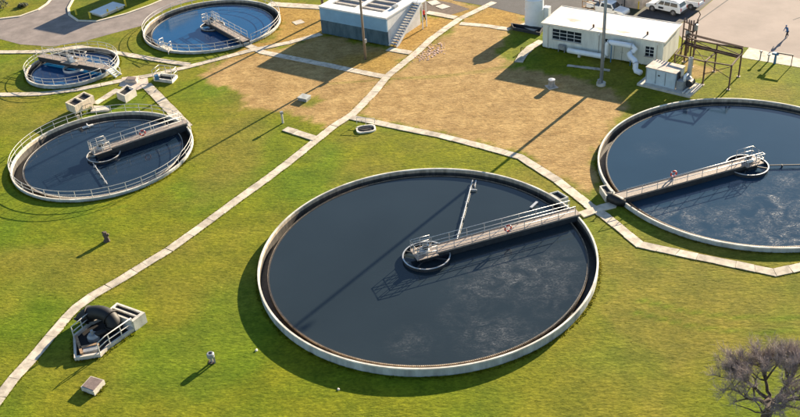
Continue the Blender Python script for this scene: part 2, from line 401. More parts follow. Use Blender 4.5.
# ------------------------------------------------------------------ ground
def make_ground():
    xs = np.concatenate([[-2500, -700, -220, -110], np.arange(-72, 72.01, 0.5), [110, 220, 700, 2500]])
    ys = np.concatenate([[-1500, -300, -40, 20], np.arange(40, 160.01, 0.5), [200, 320, 800, 3000]])
    X, Y = np.meshgrid(xs, ys, indexing='xy'); nx, ny = len(xs), len(ys)
    x = X.ravel().copy(); y = Y.ravel().copy()
    idx = np.arange(nx * ny).reshape(ny, nx)
    q = np.stack([idx[:-1, :-1], idx[:-1, 1:], idx[1:, 1:], idx[1:, :-1]], -1).reshape(-1, 4)
    keep = np.ones(len(q), bool)
    for cx, cy, R, rim in TANKS.values():
        r = np.hypot(x - cx, y - cy); ins = r < R - 0.15
        allin = ins[q].all(1); anyin = ins[q].any(1) & ~allin
        keep &= ~allin
        vs = np.unique(q[anyin]); vs = vs[ins[vs]]
        k = (R - 0.15) / r[vs]
        x[vs] = cx + (x[vs] - cx) * k; y[vs] = cy + (y[vs] - cy) * k
    q = q[keep]
    used = np.unique(q); rem = -np.ones(len(x), int); rem[used] = np.arange(len(used)); q = rem[q]; x = x[used]; y = y[used]
    z = np.zeros_like(x)
    me = bpy.data.meshes.new('ground')
    me.vertices.add(len(x)); me.vertices.foreach_set('co', np.stack([x, y, z], 1).ravel())
    me.loops.add(len(q) * 4); me.loops.foreach_set('vertex_index', q.ravel().astype(np.int32))
    me.polygons.add(len(q)); me.polygons.foreach_set('loop_start', np.arange(0, len(q) * 4, 4, dtype=np.int32)); me.polygons.foreach_set('loop_total', np.full(len(q), 4, np.int32))
    me.update(calc_edges=True)
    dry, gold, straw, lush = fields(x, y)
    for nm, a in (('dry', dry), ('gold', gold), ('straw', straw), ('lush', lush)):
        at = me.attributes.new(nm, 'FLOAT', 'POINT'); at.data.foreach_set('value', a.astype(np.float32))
    o = bpy.data.objects.new('ground', me); scene.collection.objects.link(o)
    tag(o, kind='structure')
    # material
    m = bpy.data.materials.new('turf'); m.use_nodes = True; nt = m.node_tree; N = nt.nodes; L = nt.links; b = N['Principled BSDF']
    b.inputs['Roughness'].default_value = 0.95; b.inputs['Specular IOR Level'].default_value = 0.1
    geo = N.new('ShaderNodeNewGeometry')
    def noise(scale, detail=5, stretch=None, rot=0.0):
        n = N.new('ShaderNodeTexNoise'); n.inputs['Scale'].default_value = scale; n.inputs['Detail'].default_value = detail; n.inputs['Roughness'].default_value = .65
        mp = N.new('ShaderNodeMapping'); mp.inputs['Rotation'].default_value = (0, 0, rot)
        if stretch: mp.inputs['Scale'].default_value = stretch
        L.new(geo.outputs['Position'], mp.inputs['Vector']); L.new(mp.outputs['Vector'], n.inputs['Vector']); return n.outputs['Fac']
    def ramp(fac, p0, c0, p1, c1):
        r = N.new('ShaderNodeValToRGB'); e = r.color_ramp.elements; e[0].position = p0; e[0].color = (*c0, 1); e[1].position = p1; e[1].color = (*c1, 1)
        L.new(fac, r.inputs['Fac']); return r.outputs['Color']
    def mix(f, a, c, blend='MIX'):
        mx = N.new('ShaderNodeMix'); mx.data_type = 'RGBA'; mx.blend_type = blend
        if isinstance(f, float): mx.inputs['Factor'].default_value = f
        else: L.new(f, mx.inputs['Factor'])
        L.new(a, mx.inputs[6]); L.new(c, mx.inputs[7]); return mx.outputs[2]
    def attr(nm):
        a = N.new('ShaderNodeAttribute'); a.attribute_name = nm; return a.outputs['Fac']
    fine = noise(2.2, 8); mid = noise(0.5, 6); streak = noise(1.0, 6, (0.22, 2.6, 1), 0.62)
    green = ramp(fine, 0.26, (0.130, 0.145, 0.007), 0.74, (0.198, 0.212, 0.013))
    lushc = ramp(fine, 0.26, (0.088, 0.142, 0.006), 0.74, (0.140, 0.202, 0.012))
    strawc = ramp(fine, 0.26, (0.175, 0.145, 0.018), 0.74, (0.235, 0.190, 0.048))
    tan = ramp(mid, 0.34, (0.330, 0.215, 0.090), 0.66, (0.455, 0.315, 0.145))
    goldc = ramp(fine, 0.34, (0.300, 0.180, 0.045), 0.68, (0.460, 0.300, 0.095))
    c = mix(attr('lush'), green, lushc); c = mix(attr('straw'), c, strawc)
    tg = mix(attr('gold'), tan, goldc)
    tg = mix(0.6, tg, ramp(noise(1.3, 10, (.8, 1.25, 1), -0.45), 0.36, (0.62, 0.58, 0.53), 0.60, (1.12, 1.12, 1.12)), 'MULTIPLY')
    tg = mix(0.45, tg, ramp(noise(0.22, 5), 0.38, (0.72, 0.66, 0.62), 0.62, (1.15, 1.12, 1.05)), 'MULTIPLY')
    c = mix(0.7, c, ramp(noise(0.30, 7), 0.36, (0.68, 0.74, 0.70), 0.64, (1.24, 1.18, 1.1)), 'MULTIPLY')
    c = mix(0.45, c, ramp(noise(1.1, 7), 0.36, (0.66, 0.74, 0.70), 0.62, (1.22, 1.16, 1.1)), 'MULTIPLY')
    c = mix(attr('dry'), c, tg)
    c = mix(0.55, c, ramp(streak, 0.28, (0.72, 0.72, 0.72), 0.72, (1.22, 1.22, 1.22)), 'MULTIPLY')
    c = mix(0.7, c, ramp(noise(4.5, 8, (.75, 1.3, 1), .62), 0.33, (0.52, 0.56, 0.52), 0.66, (1.28, 1.25, 1.2)), 'MULTIPLY')
    L.new(c, b.inputs['Base Color'])
    bp = N.new('ShaderNodeBump'); bp.inputs['Strength'].default_value = 0.8; bp.inputs['Distance'].default_value = 0.10
    L.new(noise(2.6, 12, (0.7, 1.5, 1), 0.62), bp.inputs['Height']); L.new(bp.outputs['Normal'], b.inputs['Normal'])
    me.materials.append(m)
make_ground()

def sheet(name, poly, m, z):
    mb = MB(); mb.add([(p[0], p[1], z) for p in poly], [tuple(range(len(poly)))])
    o = mb.build(name, m); tag(o, kind='structure')
    if o.data.polygons[0].normal.z < 0: o.data.flip_normals()
    return o
sheet('road', ROAD_LEFT, 'asphalt', 0.012)
sheet('road', ROAD_BACK, 'asphalt_dark', 0.012)  # dark asphalt, with the shadow lying on it put into the colour
lot = sheet('parking_lot', LOT, 'lot', 0.016)
sheet('pavement', LOT_WALK, 'path_concrete', 0.020)
jt = MB()
for a, b_ in (((729, -1), (697, 22)), ((800, 17.5), (793, 20))):
    a, b_ = P(*a).xy, P(*b_).xy; d = (b_ - a).normalized(); n = Vector((-d.y, d.x)) * 0.09
    jt.add([(*(a + n), .020), (*(a - n), .020), (*(b_ - n), .020), (*(b_ + n), .020)], [(0, 1, 2, 3)])
jt.build('lot_line', 'asphalt_dark', lot)  # thin dark lines across the lot
def kerb(pix, w=0.22):
    pts = [P(x, y).xy for x, y in pix]; L_, R_ = offset(pts, w)
    mb = MB(); k = len(pts)
    for i in range(k - 1): mb.prism([L_[i], L_[i + 1], R_[i + 1], R_[i]], -0.02, 0.13)
    return tag(mb.build('kerb', 'kerb'), kind='structure')
def offset(pts, w):
    Ls, Rs = [], []
    for i in range(len(pts)):
        if 0 < i < len(pts) - 1:
            d0 = (pts[i] - pts[i - 1]).normalized(); d1 = (pts[i + 1] - pts[i]).normalized(); t = (d0 + d1).normalized()
            k = 1 / max(0.5, t.dot(d0))
        else:
            t = (pts[min(i + 1, len(pts) - 1)] - pts[max(i - 1, 0)]).normalized(); k = 1
        n = Vector((-t.y, t.x)) * (w / 2 * k); Ls.append(pts[i] + n); Rs.append(pts[i] - n)
    return Ls, Rs
kerb([(-20, 20.5), (0, 19), (20, 16.5), (38, 10), (47, 4), (52, -2)], .35)
kerb([(74, -2), (68.5, 8), (69.5, 15), (78, 21), (97, 21.5), (126, 14), (150, 5.5), (172, -4)], .35)

def slab_path(pix, w, sl, base):
    pts = [P(x, y).xy for x, y in pix]
    root = bpy.data.objects.new('path', None); scene.collection.objects.link(root); root.location = (*pts[0], 0); ORIG[root.name] = Vector((*pts[0], 0)); tag(root, kind='structure')
    L_, R_ = offset(pts, w)
    for i in range(len(pts) - 1):
        seg = (pts[i + 1] - pts[i]).length; n = max(1, round(seg / sl)); g = 0.022 / max(seg / n, .1) / 1.0
        for k in range(n):
            t0, t1 = k / n + g / n * .5, (k + 1) / n - g / n * .5
            q = [L_[i].lerp(L_[i + 1], t0), L_[i].lerp(L_[i + 1], t1), R_[i].lerp(R_[i + 1], t1), R_[i].lerp(R_[i + 1], t0)]
            h = base + random.uniform(0.0, 0.018)
            q = [p + Vector((random.uniform(-.04, .04), random.uniform(-.04, .04))) for p in q]
            MB().prism(q, -0.05, h).build('slab', 'path_concrete', root)
for i, (pix, w, sl) in enumerate(PATHS): slab_path(pix, w, sl, 0.035 + 0.0215 * (i % 3))

def pad(name, pix, z0, z1, m='pad_concrete'):
    return tag(MB().prism([P(x, y).xy for x, y in pix], z0, z1).build(name, m), kind='structure')
pad('concrete_pad', [(119, 86), (122, 77.5), (147, 75), (149, 86), (137, 90)], -0.05, 0.025)
# crossing slab between the two big tanks
pad('concrete_pad', [(578, 213), (584, 218), (602, 211.5), (616, 208), (618, 204), (611, 202.5), (600, 205.5)], -0.05, 0.115, 'path_concrete')
pad('concrete_pad', [(427, 2), (432, 5.5), (441, 3.5), (436, 0)], -0.05, 0.05, 'concrete')
pad('concrete_pad', [(435.5, 6.5), (442, 9.3), (450.5, 6.8), (443, 4)], -0.05, 0.05, 'concrete')
pad('concrete_pad', [(292, 22), (296, 25), (305, 22.5), (301, 19.5)], -.05, .04, 'path_concrete')
edge = [P(x, y).xy for x, y in ((354, 115.2), (387, 122.8), (440, 133.4), (480, 143.6), (521, 154.4), (548, 171))]
eL, eR = offset(edge, .16)
for i in range(len(edge) - 1): sheet('path_edge_strip', [eL[i], eL[i + 1], eR[i + 1], eR[i]], 'soil', 0.009)  # narrow dark strip along the upper side of the path
sheet('bare_soil', W2([(418, 10), (430, 13), (450, 15), (470, 9), (452, 3), (432, -1), (424, 2)]), 'soil', 0.006)

# ------------------------------------------------------------------ clarifier tanks
def rail_run(mb, pts, z0, heights, r, closed=False):
    for h in heights: mb.tube([(p[0], p[1], z0 + h) for p in pts], r, 6, closed=closed)
def handrail(parent, pts, z0, r=0.034, height=1.0, spacing=1.6, m='rail_paint', name='handrail', closed=False):
    """two rails plus separate posts along a polyline of xy points; returns the rail part"""
    mb = MB(); rail_run(mb, pts, z0, (height, height * .52), r, closed)
    rail = mb.build(name, m, parent, smooth=True)
    # posts
    pm = mesh_only(MB().tube([(0, 0, 0), (0, 0, height)], r * 1.05, 6), 'post', m)
    q = [Vector(p[:2]) for p in pts] + ([Vector(pts[0][:2])] if closed else [])
    segs = [(q[i], q[i + 1], (q[i + 1] - q[i]).length) for i in range(len(q) - 1)]; tot = sum(s[2] for s in segs); n = max(1, round(tot / spacing))
    for k in range(n if closed else n + 1):
        d = tot * k / n
        for a, b_, l in segs:
            if d <= l + 1e-6:
                p = a.lerp(b_, min(1, d / max(l, 1e-6))); break
            d -= l
        shared('post', pm, rail, (p.x, p.y, z0))
    return rail
def arc(cx, cy, r, a0, a1, n):
    return [(cx + r * math.cos(a0 + (a1 - a0) * i / n), cy + r * math.sin(a0 + (a1 - a0) * i / n)) for i in range(n + 1)]

def clarifier(key, label, water, launder, drop=0.40, inner='wall_inner', weir_m='weir_steel', inset=1.0, deep=1.1):
    cx, cy, R, rim = TANKS[key]; T = 0.15
    t = thing('clarifier_tank', (cx, cy, 0), label, 'tank')
    c = (cx, cy, 0); n = 144 if R > 12 else 112
    MB().lathe([(R, -0.3), (R, rim - 0.12), (R - T / 2, rim - .12), (R - T / 2, -.3)], c, n).build('outer_wall', 'wall_outer', t, True).data.polygons.foreach_set('use_smooth', [False] * (n * 4))
    MB().lathe([(R - T / 2 - .002, rim - .42), (R - T / 2 - .002, rim - .12), (R - T, rim - .12), (R - T, rim - .42)], c, n).build('inner_wall', inner, t)
    MB().lathe([(R - T / 2 - .002, -1.6), (R - T / 2 - .002, rim - .421), (R - T - .004, rim - .421), (R - T - .004, -1.6)], c, n).build('wet_wall', 'wall_wet', t)
    MB().lathe([(R + .012, rim - .118), (R + .012, rim - .015), (R, rim), (R - T, rim), (R - T - .012, rim - .015), (R - T - .012, rim - .118)], c, n).build('coping', 'coping_white', t)
    Rw = R - inset; wz = rim - drop
    MB().lathe([(R - T - .005, rim - deep), (Rw + .02, rim - deep), (Rw + .02, rim - deep - .1), (R - T - .005, rim - deep - .1)], c, n).build('launder_channel', 'slime', t)
    MB().lathe([(Rw + .10, wz - 1.2), (Rw + .10, wz - .07), (Rw - .02, wz - .07), (Rw - .02, wz - 1.2)], c, n).build('launder_wall', 'slime', t)
    # v-notch weir plate
    mb = MB(); k = int(2 * math.pi * Rw / 0.16); vs = []; fs = []
    for i in range(2 * k):
        a = math.pi * i / k; z = wz if i % 2 == 0 else wz - 0.07
        for r in (Rw + .135, Rw + .105): vs += [(cx + r * math.cos(a), cy + r * math.sin(a), wz - .22), (cx + r * math.cos(a), cy + r * math.sin(a), z)]
    for i in range(2 * k):
        A = i * 4; B = (i + 1) % (2 * k) * 4
        fs += [(A, B, B + 1, A + 1), (A + 2, A + 3, B + 3, B + 2), (A + 1, B + 1, B + 3, A + 3)]
    mb.add(vs, fs); mb.build('weir_plate', weir_m, t)
    wl = wz - 0.10
    MB().disc((cx, cy, wl), Rw - .01, 160).build('water', water, t)
    return t, wl
def bridge(t, key, far_px, wl, ring_r, width=1.15, overshoot=1.0, rails=(1, -1), deckz=None, m='galvanised', skirt_h=0.35, ring_m='galvanised', gd=.62):
    cx, cy, R, rim = TANKS[key]; dz = deckz if deckz is not None else rim + 0.22
    f = P(*far_px, rim).xy; d = (f - Vector((cx, cy))).normalized(); nrm = Vector((-d.y, d.x)); c = Vector((cx, cy))
    a = c + d * (R + 0.15); b_ = c - d * overshoot
    rz = math.atan2(d.y, d.x); L = (a - b_).length; mid = (a + b_) / 2
    deck = MB().box((mid.x, mid.y, dz - .03), (L, width, .06), rz).build('bridge_deck', 'grating', t)
    beams = MB()
    for s in (1, -1):
        p = mid + nrm * (s * (width / 2 - .06)); beams.box((p.x, p.y, dz - .065 - gd / 2), (L - .3, .09, gd), rz)
    for k in range(10):
        p = b_.lerp(a, (k + .5) / 10); beams.box((p.x, p.y, dz - .3), (.08, width - .3, .2), rz)
    beams.build('girder', 'beam_dark', deck)
    kick = MB()
    for s in (1, -1):
        p = mid + nrm * (s * (width / 2 + .012)); kick.box((p.x, p.y, dz - .02), (L, .02, .16), rz)
    kick.build('kick_plate', 'grating', deck)
    for s in rails:
        o = nrm * (s * (width / 2 - .02)); pts = [tuple(a - d * .6 + o), tuple(b_ + o)]
        handrail(deck, pts, dz, 0.03, 1.0, 1.7, m)
    # platform round the drive at the centre, with its own rail
    pl = MB(); q = c - d * .2; pl.box((q.x, q.y, dz - .027), (2.0, 1.9, .066), rz); plat = pl.build('drive_platform', 'grating', t)
    o = [c - d * 1.15 + nrm * .9, c - d * 1.15 - nrm * .9]
    pts = [tuple(c + d * .7 + nrm * .92), tuple(o[0]), tuple(o[1]), tuple(c + d * .7 - nrm * .92)]
    handrail(plat, pts, dz, 0.032, 1.0, 1.0, m)
    # drive: gearbox, motor, turntable
    q = c - d * .15; dr = MB().lathe([(0.02, dz), (.46, dz), (.46, dz + .25), (.3, dz + .32), (0.02, dz + .32)], (q.x, q.y, 0), 20).build('drive_unit', 'grey_metal', t, False)
    p = q + nrm * .45; MB().tube([(p.x, p.y, dz + .3), (*(p + d * .55), dz + .3)], .15, 10).build('motor', 'unit_paint', dr)
    MB().box((*(q + d * .1), dz + .48), (.4, .36, .34), rz).build('gearbox', 'beam_dark', dr)
    # centre column and feed-well ring
    MB().lathe([(.02, wl - 1), (.28, wl - 1), (.28, dz - .07), (.02, dz - .07)], (cx, cy, 0), 16).build('centre_column', 'beam_dark', t)
    rg = MB().lathe([(ring_r - .02, wl - .5), (ring_r - .02, wl + skirt_h - .05), (ring_r - .07, wl + skirt_h - .05), (ring_r - .07, wl - .5)], (cx, cy, 0), 48).build('feed_well_ring', 'beam_dark', t)
    MB().lathe([(ring_r + .01, wl + skirt_h - .049), (ring_r + .01, wl + skirt_h), (ring_r - .10, wl + skirt_h), (ring_r - .10, wl + skirt_h - .049)], (cx, cy, 0), 48).build('ring_lip', ring_m, rg)
    sp = MB()
    for k in range(2):
        aa = rz + math.pi / 4 + k * math.pi / 2
        v = Vector((math.cos(aa), math.sin(aa))) * (ring_r - .1); sp.beam((*(c - v), wl + .25), (*(c + v), wl + .25), .1, .14)
    sp.build('spoke', 'beam_dark', rg)
    return deck, d, nrm, dz, c
def skimmer(t, key, to_px, wl, ring_r, m='galvanised', start_px=None, box=True, rad=.06):
    cx, cy, R, rim = TANKS[key]; c = Vector((cx, cy)); f = P(*to_px, wl).xy; d = (f - c).normalized(); n = Vector((-d.y, d.x))
    a = c + d * ring_r; b_ = c + d * (R - 1.5)
    if start_px:
        a = P(*start_px, wl + .22).xy; d = (f - a).normalized(); b_ = a + d * ((f - a).length - .3); n = Vector((-d.y, d.x))
    mb = MB(); mb.tube([(*a, wl + .22), (*b_, wl + .22)], rad, 6)
    for k in range(4):
        p = a.lerp(b_, (k + .5) / 4); mb.box((*p, wl + .08), (.05, .3, .36), math.atan2(d.y, d.x))
    arm = mb.build('skimmer_arm', m, t)
    if box:
        p = b_ - d * .5; MB().box((*(p - n * .35), wl + .12), (1.1, .08, .22), math.atan2(d.y, d.x)).build('scum_blade', m, arm)
        p = b_ - d * 1.7; MB().box((*(p - n * .35), wl + .14), (.12, .6, .16), math.atan2(d.y, d.x)).build('scum_blade', m, arm)
def life_ring(p, d, label):
    d = d.to_3d().normalized(); n = d.cross(Vector((0, 0, 1))); up = Vector((0, 0, 1))
    mb = MB(); mb.tube([p + (d * math.cos(a) + up * math.sin(a)) * .30 for a in [2 * math.pi * i / 20 for i in range(20)]], .075, 8, closed=True)
    o = mb.build('life_ring', 'red_ring', None, True); tag(o, label, 'life ring', 'life rings hung on the tank bridges')
    for k in range(4):
        w = MB()
        a0 = math.pi / 4 + k * math.pi / 2
        w.tube([p + (d * math.cos(a0 + e) + up * math.sin(a0 + e)) * .30 for e in (-.18, -.06, .06, .18)], .08, 8)
        w.build('white_band', 'white_paint', o, True)

tA, wA = clarifier('A', 'largest round settling tank at the centre, dark water, pale coping and no handrail', 'water_main', 1, inset=.95)
dk, dA, nA, zA, cA = bridge(tA, 'A', (582, 212), wA, 2.15)
skimmer(tA, 'A', (473, 180.5), wA, 1.2, start_px=(456, 243))
pp = cA + dA * 7.7 - nA * .62
life_ring(Vector((pp.x, pp.y, zA + .62)), dA, 'red life ring on the bridge railing of the central tank')
# little scum trough near the bridge foot
f = P(534, 206, wA); MB().box((f.x, f.y, wA + .12), (1.2, .25, .14), 0.9).build('scum_trough', 'galvanised', tA)

tB, wB = clarifier('B', 'large round settling tank cut off by the right edge, rippled blue water', 'water_right', 1, inset=.95)
dk, dB, nB, zB, cB = bridge(tB, 'B', (622, 197), wB, 2.05, rails=(1,))
skimmer(tB, 'B', (806, 166.5), wB, 2.0, 'beam_dark', box=False)
pp = cB + dB * 8.2 + nB * -.60
life_ring(Vector((pp.x, pp.y, zB + .42)), dB, 'red life ring on the bridge of the right-hand tank')

tC, wC = clarifier('C', 'round settling tank on the left lawn ringed by white handrail, diagonal bridge', 'water_left', 1, inner='wall_inner_light', weir_m='weir_white', inset=1.35, drop=.45)
dk, dC, nC, zC, cC = bridge(tC, 'C', (187, 124), wC, 1.85, deckz=0.75, m='rail_paint', skirt_h=.3, gd=.85, ring_m='rail_paint')
skimmer(tC, 'C', (108.5, 187), wC, 1.8, 'rail_paint', start_px=(93, 163), box=False, rad=.045)
pp = cC + dC * 4.6 - nC * .62
life_ring(Vector((pp.x, pp.y, zC + .6)), dC, 'red life ring on the bridge of the left railed tank')
f = P(88, 127, wC); MB().box((f.x, f.y, wC + .1), (1.3, .35, .12), .5).box((f.x, f.y, wC + .2), (.1, .8, .3), .5).build('float', 'weir_white', tC)
tD, wD = clarifier('D', 'round settling tank with vivid blue water beside the asphalt road', 'water_far', 1, inner='wall_inner', weir_m='weir_white', inset=1.2, drop=.45)
dk, dD, nD, zD, cD = bridge(tD, 'D', (247, 43), wD, 1.75, deckz=0.75, m='rail_paint', ring_m='weir_white', skirt_h=.3, gd=.6)
tE, wE = clarifier('E', 'smallest round tank, blue water, walkway across its whole width', 'water_far', 1, inner='wall_inner', weir_m='weir_white', inset=.75, drop=.45)
def ring_rail(t, key, gap_d, gap=0.09):
    cx, cy, R, rim = TANKS[key]; a = math.atan2(gap_d.y, gap_d.x)
    handrail(t, arc(cx, cy, R - .05, a + gap, a + 2 * math.pi - gap, 90), rim, 0.030, 0.95, 1.72)
ring_rail(tC, 'C', dC); ring_rail(tD, 'D', dD)
# tank E: full width walkway with stair
cx, cy, R, rim = TANKS['E']; c = Vector((cx, cy)); f1 = P(42, 57, .7).xy; f2 = P(106, 69, .7).xy; dE = (f2 - f1).normalized(); nE = Vector((-dE.y, dE.x)); rzE = math.atan2(dE.y, dE.x)
dzE = 1.0; off = (f1 + f2) / 2 - c; off = nE * off.dot(nE)
m0 = c + off
deck = MB().box((*m0, dzE - .04), (2 * R + .2, 1.15, .08), rzE).build('walkway_deck', 'grating', tE)
bm_ = MB()
for s in (1, -1): bm_.box((*(m0 + nE * s * .5), dzE - .38), (2 * R - .2, .1, .6), rzE)
bm_.build('girder', 'beam_dark', deck)
for s in (1, -1):
    o = nE * s * .56; handrail(deck, [tuple(m0 - dE * R + o), tuple(m0 + dE * (R - .2) + o)], dzE, .032, 1.0, 1.5)
pl = MB().box((*(m0 + nE * .2), dzE - .036), (3.0, 2.3, .085), rzE).build('drive_platform', 'grating', tE)
handrail(pl, [tuple(m0 - dE * 1.4 + nE * .6), tuple(m0 - dE * 1.4 + nE * 1.33), tuple(m0 + dE * 1.4 + nE * 1.33), tuple(m0 + dE * 1.4 + nE * .6)], dzE, .032, 1.0, 1.0)
du = MB().lathe([(.02, dzE), (.5, dzE), (.5, dzE + .4), (.25, dzE + .55), (.02, dzE + .55)], (*m0, 0), 18).build('drive_unit', 'white_paint', tE)
MB().tube([(*(m0 + dE * .3), dzE + .5), (*(m0 + dE * 1.0), dzE + .5)], .17, 10).build('motor', 'timber', du)
MB().box((*(m0 - dE * .6), dzE + .35), (.5, .5, .7), rzE).build('control_cabinet', 'grey_metal', du)
st = MB(); s0 = m0 + dE * (R + .1)
for k in range(5): st.box((*(s0 + dE * (.13 + .27 * k)), dzE - .02 - .19 * (k + 1) + .02), (.26, .95, .05), rzE)
for s in (1, -1):
    o = nE * s * .5; st.beam((*(s0 + o), dzE - .1), (*(s0 + dE * 1.5 + o), 0.02), .06, .2)
    st.tube([(*(s0 + o), dzE + .9), (*(s0 + dE * 1.4 + o), .95)], .034, 6); st.tube([(*(s0 + dE * 1.4 + o), 0), (*(s0 + dE * 1.4 + o), .95)], .034, 6)
st.build('stair', 'white_paint', tE)
MB().tube([(*(m0 + nE * 1.2), wE + .2), (*(m0 + nE * 1.2 + dE * 3.6 + nE * 1.2), wE + .2)], .06, 6).build('skimmer_arm', 'white_paint', tE)
handrail(tE, arc(cx, cy, R - .05, rzE + .14, rzE + 2 * math.pi - .14, 70), rim, 0.030, 0.9, 1.6)
MB().lathe([(1.3, wE - .4), (1.3, wE + .3), (1.2, wE + .3), (1.2, wE - .4)], (cx, cy, 0), 32).build('feed_well_ring', 'weir_white', tE)

# ------------------------------------------------------------------ small concrete structures
def open_box(name, corners, z0, z1, label, cat, wall=0.16, splits=1, m='concrete', fill=0.45, group=None):
    """open-topped box from four xy corners (ordered); splits = number of openings along the first edge"""
    c = [Vector(p[:2]) for p in corners]; ce = sum(c, Vector((0, 0))) / 4
    t = thing(name, (*ce, 0), label, cat, group)
    mb = MB(); u = (c[1] - c[0]); v = (c[3] - c[0]); lu, lv = u.length, v.length
    def pt(a, b): return c[0] + (c[1] - c[0]) * a * (1 - b) + (c[2] - c[3]) * a * b + (c[3] - c[0]) * b
    au, av = wall / lu, wall / lv
    q = lambda a0, b0, a1, b1: [pt(a0, b0), pt(a1, b0), pt(a1, b1), pt(a0, b1)]
    mb.prism(q(0, 0, 1, av), z0, z1); mb.prism(q(0, 1 - av, 1, 1), z0, z1)
    mb.prism(q(0, av, au, 1 - av), z0, z1 - .001); mb.prism(q(1 - au, av, 1, 1 - av), z0, z1 - .001)
    for k in range(1, splits): mb.prism(q(k / splits - au * .6, av, k / splits + au * .6, 1 - av), z0, z1 - .002)
    mb.build('wall', m, t)
    MB().prism(q(au, av, 1 - au, 1 - av), z0 + .01, z0 + (z1 - z0) * fill).build('floor', 'black', t)  # black fill stands in for the shade inside the box
    return t, pt
# outlet boxes clamped to the outside of the two big tanks
t, _ = open_box('outlet_box', [P(549, 193, .8), P(558, 190.5, .8), P(568.5, 197, .8), P(560, 200, .8)], -.05, .8, 'small open concrete box against the central tank near its bridge', 'concrete box', .13, 1, 'wall_outer', .82)
t, _ = open_box('outlet_box', [P(599.5, 186, .75), P(607, 184.5, .75), P(613.5, 192, .75), P(606, 196, .75)], -.05, .75, 'small open concrete box against the right-hand tank near its bridge', 'concrete box', .13, 1, 'coping_white', .82)
p = P(612, 199.5, .3); q = P(622, 202.5, .3)
mb = MB().tube([(p.x - .3, p.y + .6, .35), (p.x, p.y, .45), (q.x - .3, q.y, .45), (q.x + .2, q.y - .1, .3)], [.42, .5, .48, .4], 12)
pv = tag(mb.build('pipe_valve', 'black_pipe', None, True), 'black bulky pipe fitting at the foot of the right-hand tank bridge', 'pipe')
MB().tube([(p.x, p.y, .9), (p.x, p.y, 1.2)], .05, 8).tube([(p.x - .2, p.y, 1.2), (p.x + .2, p.y, 1.2)], .03, 6).build('handwheel', 'grey_metal', pv)

# splitter box on legs beside tank C
z = 1.55
t, _ = open_box('splitter_box', [P(65, 102.5, z), P(84, 91.5, z), P(93.5, 95.5, z), P(74.5, 106.5, z)], .55, z, 'beige concrete box with two openings standing on legs by the left tank', 'concrete box', .2, 2, 'wall_inner_light', .8)
b0 = P(74, 113, 0); b1 = P(92, 104.5, 0)
lg = MB()
for x, y in ((72, 108), (79, 117.5), (84, 101), (93, 108)):
    p = P(x, y + 2, 0); lg = MB().box((p.x, p.y, .28), (.28, .28, .6), .9); lg.build('leg', 'wall_inner_light', t)
p0, p1 = P(76, 117), P(93, 111)
mb = MB()
for k in range(4):
    p = p0.lerp(p1, k / 3); mb.tube([(p.x, p.y, 0), (p.x, p.y, 1.1)], .05, 6)
mb.tube([(p0.x, p0.y, 1.1), (p1.x, p1.y, 1.1)], .05, 6).tube([(p0.x, p0.y, .6), (p1.x, p1.y, .6)], .05, 6)
mb.build('guard_frame', 'wall_inner_light', t)
pad('concrete_pad', [(91, 113), (93.5, 107), (109, 107.5), (110, 111.5)], -.05, .22, 'concrete')
z = 0.95
t, _ = open_box('concrete_bin', [P(116, 92, z), P(127, 84.5, z), P(135.5, 88.5, z), P(124.5, 96, z)], -.05, z, 'small pale concrete box with one opening between path and left tank', 'concrete box', .2, 1, 'concrete', .8)
p = P(134, 93.5, .3); MB().tube([(p.x, p.y, 0), (p.x, p.y, .75), (p.x - .5, p.y + .2, .95)], .1, 8).build('pipe', 'galvanised', t)
t = thing('valve_hatch', P(131, 83), 'low brown hatch on the concrete pad by the path junction', 'hatch')
c4 = [P(125, 82.5).xy, P(128, 79).xy, P(138, 79.5).xy, P(137, 83.5).xy]
MB().prism(c4, .02, .38).build('frame', 'pad_concrete', t)
ce = sum(c4, Vector((0, 0))) / 4; MB().prism([ce + (q - ce) * .8 for q in c4], .381, .43).build('lid', 'lid_brown', t)
# railed pit
cs = [P(154, 81), P(172.5, 83.5), P(178, 77.5), P(161, 75.5)]
t, _ = open_box('railed_pit', cs, -.05, .4, 'small pit fenced by white handrail near the blue tank path', 'pit', .2, 1, 'coping_white', .3)
handrail(t, [tuple(cs[0].xy), tuple(cs[3].xy)], .4, .035, 1.1, .9)
handrail(t, [tuple(cs[1].xy), tuple(cs[2].xy)], .4, .035, 1.1, .9)
handrail(t, [tuple(cs[3].xy), tuple(cs[2].xy)], .4, .035, 1.1, .9)
p = P(157, 79, .4); MB().box((p.x, p.y, .65), (.5, .5, .6), .4).build('control_box', 'blue_paint', t)
# bracket platform on tank D
p = P(164, 48); t = thing('access_platform', (p.x, p.y, 0), 'little white railed platform on the near rim of the roadside tank', 'platform')
cs = [P(160, 46.5, .5), P(168, 50.8, .5), P(172, 48, .5), P(164, 44.5, .5)]
MB().prism([q.xy for q in cs], .30, .52).build('deck', 'concrete', t)
lg = MB()
for q in cs: lg.box((q.x, q.y, .15), (.1, .1, .3), 0)
lg.build('leg', 'concrete', t)
handrail(t, [tuple(cs[3].xy), tuple(cs[0].xy), tuple(cs[1].xy), tuple(cs[2].xy)], .52, .035, 1.0, .8)

